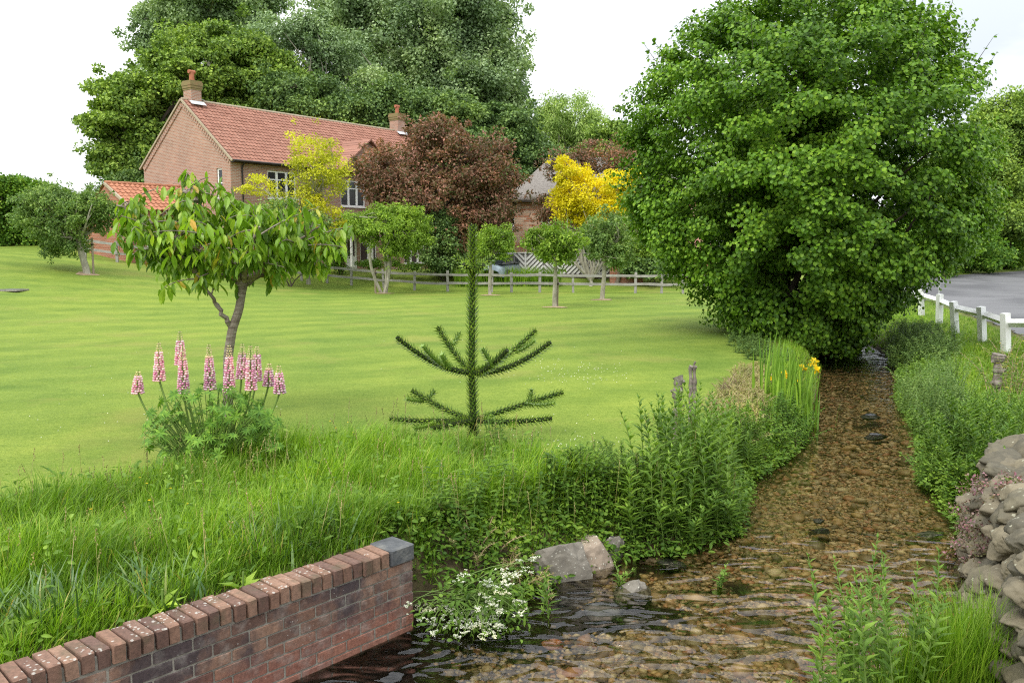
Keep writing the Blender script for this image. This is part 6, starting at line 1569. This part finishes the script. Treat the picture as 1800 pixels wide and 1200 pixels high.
def verge():
    rng = np.random.default_rng(99); n_ = 42000
    y = 7.5 + 26 * rng.random(n_) ** 1.1; xl = np.interp(y, [6, 8, 10, 14.4, 18, 26, 34], [4.4, 4.3, 4.9, 6.7, 8.6, 10.0, 12.0]); x = xl + rng.random(n_) ** 1.2 * (fence_x(y) + .8 - xl)
    d, _ = poly_dist(SPOLY, x, y); k_ = d > .02; x, y = x[k_], y[k_]; m_ = len(x)
    mb = MB(); blades(mb, np.c_[x, y, ground(x, y) - .01], .09, .011, rng, .6, .8)
    # thin fringe of grass overhanging the upper left bank
    o = mb.build('verge_grass', 'grass'); tag(o, 'rough grass on the verge between the stream and the white rail', 'grass', kind='stuff')
    n_ = 16000; y = 7.2 + 22 * rng.random(n_) ** 1.3; xl = np.interp(y, [r[1] for r in L2[::-1]] + [26, 32], [r[0] for r in L2[::-1]] + [7.7, 9.0]); x = xl - .08 - rng.random(n_) * .75
    d, _ = poly_dist(SPOLY, x, y); k_ = (d > .05) & (d < .9); x, y = x[k_], y[k_]
    mb = MB(); blades(mb, np.c_[x, y, ground(x, y) - .01], .11, .009, rng, .7, .9)
    o = mb.build('bank_grass', 'grass'); tag(o, 'thin grass fringe along the lawn side bank of the upper stream', 'grass', kind='stuff')
    # foreground right grass tuft
    n_ = 2600; q = np.array([pz(px, py, .05)[:2] for px, py in ((1500, 1300), (1790, 1230), (1780, 1130), (1700, 1150), (1560, 1230))]); w_ = rng.dirichlet(np.ones(5) * .8, n_); p = w_ @ q
    t_ = thing('grass_tuft', 'tall light green grass tuft in the near foreground against the stone wall', 'grass', (*p.mean(0), 0)); mb = MB()
    blades(mb, np.c_[p, np.full(n_, -.05)], .50, .007, rng, .22, .7); mb.build('blades', 'grass', t_)
verge()
def strip():
    rng = np.random.default_rng(12); n_ = 2600; px = rng.uniform(800, 985, n_); Y = rng.uniform(43.2, 43.9, n_); X = np.array([ray(p, 470)[0] / ray(p, 470)[1] for p in px]) * Y
    t_ = thing('grass_tuft', 'strip of uncut grass behind the fence in front of the parked car', 'grass', (X.mean(), 43.5, g1(X.mean(), 43.5))); mb = MB()
    blades(mb, np.c_[X, Y, ground(X, Y) - .02], .85, .03, rng, .2, .5); mb.build('blades', 'grass', t_)
strip()

def cover():
    rng = np.random.default_rng(555)
    for nm, lab, side, y0, y1, n_, w_, mt, H_ in (('bank_ground_cover', 'mixed low leafy weeds covering the slope of the lawn side bank down to the water', -1, 5.9, 10.5, 9000, .75, 'lf_nettle', .16), ('bank_ground_cover', 'mixed low leafy weeds along the road side bank of the stream', 1, 7.2, 19, 9000, .9, 'lf_herb', .22)):
        y = rng.uniform(y0, y1, n_ * 9) if side > 0 else y0 + (y1 - y0) * rng.random(n_ * 9); x = rng.uniform(-1, 10, n_ * 9)
        d, sg = poly_dist(SPOLY, x, y); xm = np.interp(y, ymid, xmid); k_ = (d > .0) & (d < w_) & ((x - xm) * side > 0) & (sg != NSEG_WALL); x, y = x[k_][:n_], y[k_][:n_]; m_ = len(x)
        z = ground(x, y); hh = H_ * (.6 + .8 * np.array([mnoise.noise(Vector((a * 2.2, b * 2.2, side))) for a, b in zip(x, y)])); lv, st = MB(), MB()
        for q in range(3):
            p = np.c_[x, y, np.maximum(z, -.01) + np.maximum(hh, .03) * rng.random(m_)] + rng.normal(size=(m_, 3)) * (.03, .03, .0)
            lv.inst(LEAF, p, axes(rng.normal(size=(m_, 3)) * (1, 1, .4), unit(rng.normal(size=(m_, 3)) * .45 + (0, -.2, 1)), rng.uniform(.025, .075, m_), rng.uniform(.014, .04, m_)))
        o = lv.build(nm, mt); tag(o, lab, 'ground cover', kind='stuff')
cover()

# small shingle ledge that the foreground plants are rooted in
mb = MB()
q = pz(1590, 1230, 0); t = ico(3, 3, .25)
mb.inst(t, [(q[0] + .1, q[1] - .1, -.08)], np.diag([.62, .5, .14])[None]); tag(mb.build('shingle_ledge', 'lawn', smooth=True), kind='structure')

# ------------------------------------------------------------------ white flowered hedge parsley by the wall end
def parsley():
    rng = np.random.default_rng(21)
    b = np.array([-.25, 5.85, g1(-.25, 5.95)])
    o = thing('hedge_parsley', 'sprawling white flowered parsley hanging over the water beside the brick wall end', 'flowering plant', b)
    heads = [(690,1052),(708,1065),(740,1090),(754,1088),(780,1090),(745,1140),(800,1115),(825,1105),(840,1070),(858,1045),(868,1060),(875,1045),(893,1045),(912,1060),(905,1072),(870,1078),(830,1100),(838,1112),(865,1100),(875,1115),(870,1125),(800,1130),(770,1150),(855,1140),(845,1152),(870,1160),(865,1145),(845,1180),(832,1190),(856,1192),(818,1018),(920,1000),(895,1018),(865,1028),(905,1010),(850,1032),(880,1012),(930,988),(760,1115),(785,1128),(812,1142),(850,1122)]
    st, fl = MB(), MB()
    for px, py in heads:
        for _ in range(2):
            c = pd(px + rng.normal() * 6, py + rng.normal() * 6, 5.55 + rng.uniform(-.25, .3)); c[2] = max(c[2], .05)
            root = b + rng.normal(size=3) * (.15, .1, 0); mid = (root + c) / 2 + (0, 0, .16); st.tube(curve([root, mid, c], 7), np.linspace(.004, .002, 7), 4)
            for _ in range(rng.integers(5, 9)):
                u_ = c + np.array([*(rng.normal(size=2) * .020), rng.normal() * .006 + .01]); st.tube([c - (0, 0, .02), u_], .0012, 3)
                m_ = 9; p = u_ + rng.normal(size=(m_, 3)) * (.005, .005, .0025)
                fl.inst(ICO1, p, np.repeat(np.diag([.0035, .0035, .0028])[None], m_, 0))
    lv = MB(); n_ = 900; c = np.stack([rng.uniform(700, 930, n_), rng.uniform(1010, 1180, n_)], 1); p = np.array([pd(x, y, 5.65 + rng.uniform(-.3, .4)) for x, y in c]); p[:, 2] = np.maximum(p[:, 2], .02)
    p = p[np.hypot((c[:, 0] - 830) / 105, (c[:, 1] - 1095) / 90) < 1]; n_ = len(p)
    lv.inst(LEAF, p, axes(rng.normal(size=(n_, 3)) + (0, -.2, 0), unit(rng.normal(size=(n_, 3)) * .5 + (0, -.4, 1)), rng.uniform(.03, .075, n_), rng.uniform(.015, .03, n_)))
    lv.build('foliage', 'lf_herb', o); st.build('stems', 'stem', o); fl.build('umbels', 'umbel', o)
parsley()
herb('willowherb', 'light green willowherb shoot among the white parsley flowers', 'plant', [(-.02, 5.7), (.05, 5.75), (-.3, 5.72), (.22, 5.8), (.26, 5.76)], .34, .10, .026, 'lf_herb', 95, nodes=13, lean=.25)
herb('dried_weed', 'dry pinkish stems matted at the foot of the bank by the wall end', 'plant', [(-.5 + R.random() * .8, 6.10 + R.random() * .3) for _ in range(45)], .15, .05, .010, 'lf_dry', 96, nodes=8, whorl=3, taper=False, lean=.6, stem='stem_dry')

# ------------------------------------------------------------------ old stumps, lawn specks, buttercups
def stump(px, py0, py1, Y, r, label, seed, lean=0.0, split=False):
    rng = np.random.default_rng(seed); a = pd(px, py1, Y); b = pd(px + lean, py0, Y); a[2] = min(a[2], g1(a[0], a[1]) - .05)
    o = thing('old_post', label, 'post', a); mb = MB(); n_ = 26; t_ = np.linspace(0, 1, n_)[:, None]; p = a + (b - a) * t_ + rng.normal(size=(n_, 3)) * .004
    rad = r * (1 + .16 * np.sin(np.arange(n_) * .9 + seed) + rng.normal(size=n_) * .07); rad[-5:] *= (1.0 if split else 1.25)
    if split:
        for s_ in (-1, 1): mb.tube(p + (s_ * r * .55, 0, 0), rad * .52, 9); 
        p2 = p[-3:] + (r * .5, 0, .05); mb.tube(p2, r * .3, 6)
    else:
        mb.tube(p, rad, 12)
        for f, s_ in ((.35, -1), (.62, 1), (.8, -1), (.93, 1)):
            q = p[int(f * 25)]; mb.tube([q, q + (s_ * r * 1.6, -.02, .03)], [r * .5, r * .35], 7)
    mb.build('post_wood', 'ash_wood', o)
stump(1190, 662, 790, 8.6, .042, 'knobbly old stump post with cut branch stubs rising from the willowherb', 3, 2)
stump(1216, 643, 745, 9.6, .040, 'split flaking grey post just behind the knobbly stump', 4, 2, True)
stump(1646, 582, 612, 20.5, .09, 'short broken grey stump below the second white rail post', 5, 0)
stump(1752, 622, 700, 13.5, .07, 'ivy covered dead stump at the right under the bramble', 6, 3)
def daisies():
    rng = np.random.default_rng(2); n_ = 300
    q = np.array([pz(1000 + rng.normal() * 70, 790 + rng.normal() * 26, .5) if rng.random() < .3 else (pz(1010 + rng.normal() * 60, 655 + rng.normal() * 12, .5) if rng.random() < .5 else pz(rng.uniform(50, 1250), rng.uniform(560, 790), .5)) for _ in range(n_)])
    d, _ = poly_dist(SPOLY, q[:, 0], q[:, 1]); q = q[d > .5]; z = ground(q[:, 0], q[:, 1]) + .02
    mb = MB(); mb.inst(ICO1, np.c_[q[:, :2], z], np.repeat(np.diag([.0075, .0075, .005])[None], len(q), 0)); tag(mb.build('lawn_daisies', 'umbel'), 'tiny white daisies and clover heads dotted over the lawn', 'flowers', kind='stuff')
daisies()
for px, py in ((246,845),(263,888),(300,865),(258,856),(222,850),(580,740),(620,760),(612,742),(590,752),(160,905),(330,895),(700,890)):
    q = pz(px, py + 40, .5); gz_ = g1(q[0], q[1]); top = pd(px, py, q[1]); top[2] = max(top[2], gz_ + .2)
    t_ = thing('buttercup', 'tiny yellow buttercup flower on a thin stalk in the long grass', 'flower', (q[0], q[1], gz_), 'buttercups in the long grass')
    mb = MB(); mb.tube([(q[0], q[1], gz_ - .01), top], .002, 4); mb.build('stalk', 'stem', t_)
    mb = MB(); n_ = 5; a_ = np.arange(5) * 1.257; mb.inst(LEAF, np.tile(top, (5, 1)), axes(np.stack([np.cos(a_), np.sin(a_), np.full(5, .5)], 1), np.tile((0, 0, 1.), (5, 1)), .014, .012)); mb.build('petals', 'yellow_petal', t_)
# iron cover let into the lawn
q = gp(18, 511); t_ = thing('drain_cover', 'dark flat drain cover set in the lawn at the far left', 'drain cover', q)
mb = MB(); mb.box((q[0], q[1], q[2] + .005), (.9, .75, .05)); mb.build('frame', 'wmortar', t_)
mb = MB(); mb.box((q[0], q[1], q[2] + .012), (.76, .6, .05)); mb.build('lid', 'slate', t_)
for o in ALLT:
    if '_o' in o: del o['_o']
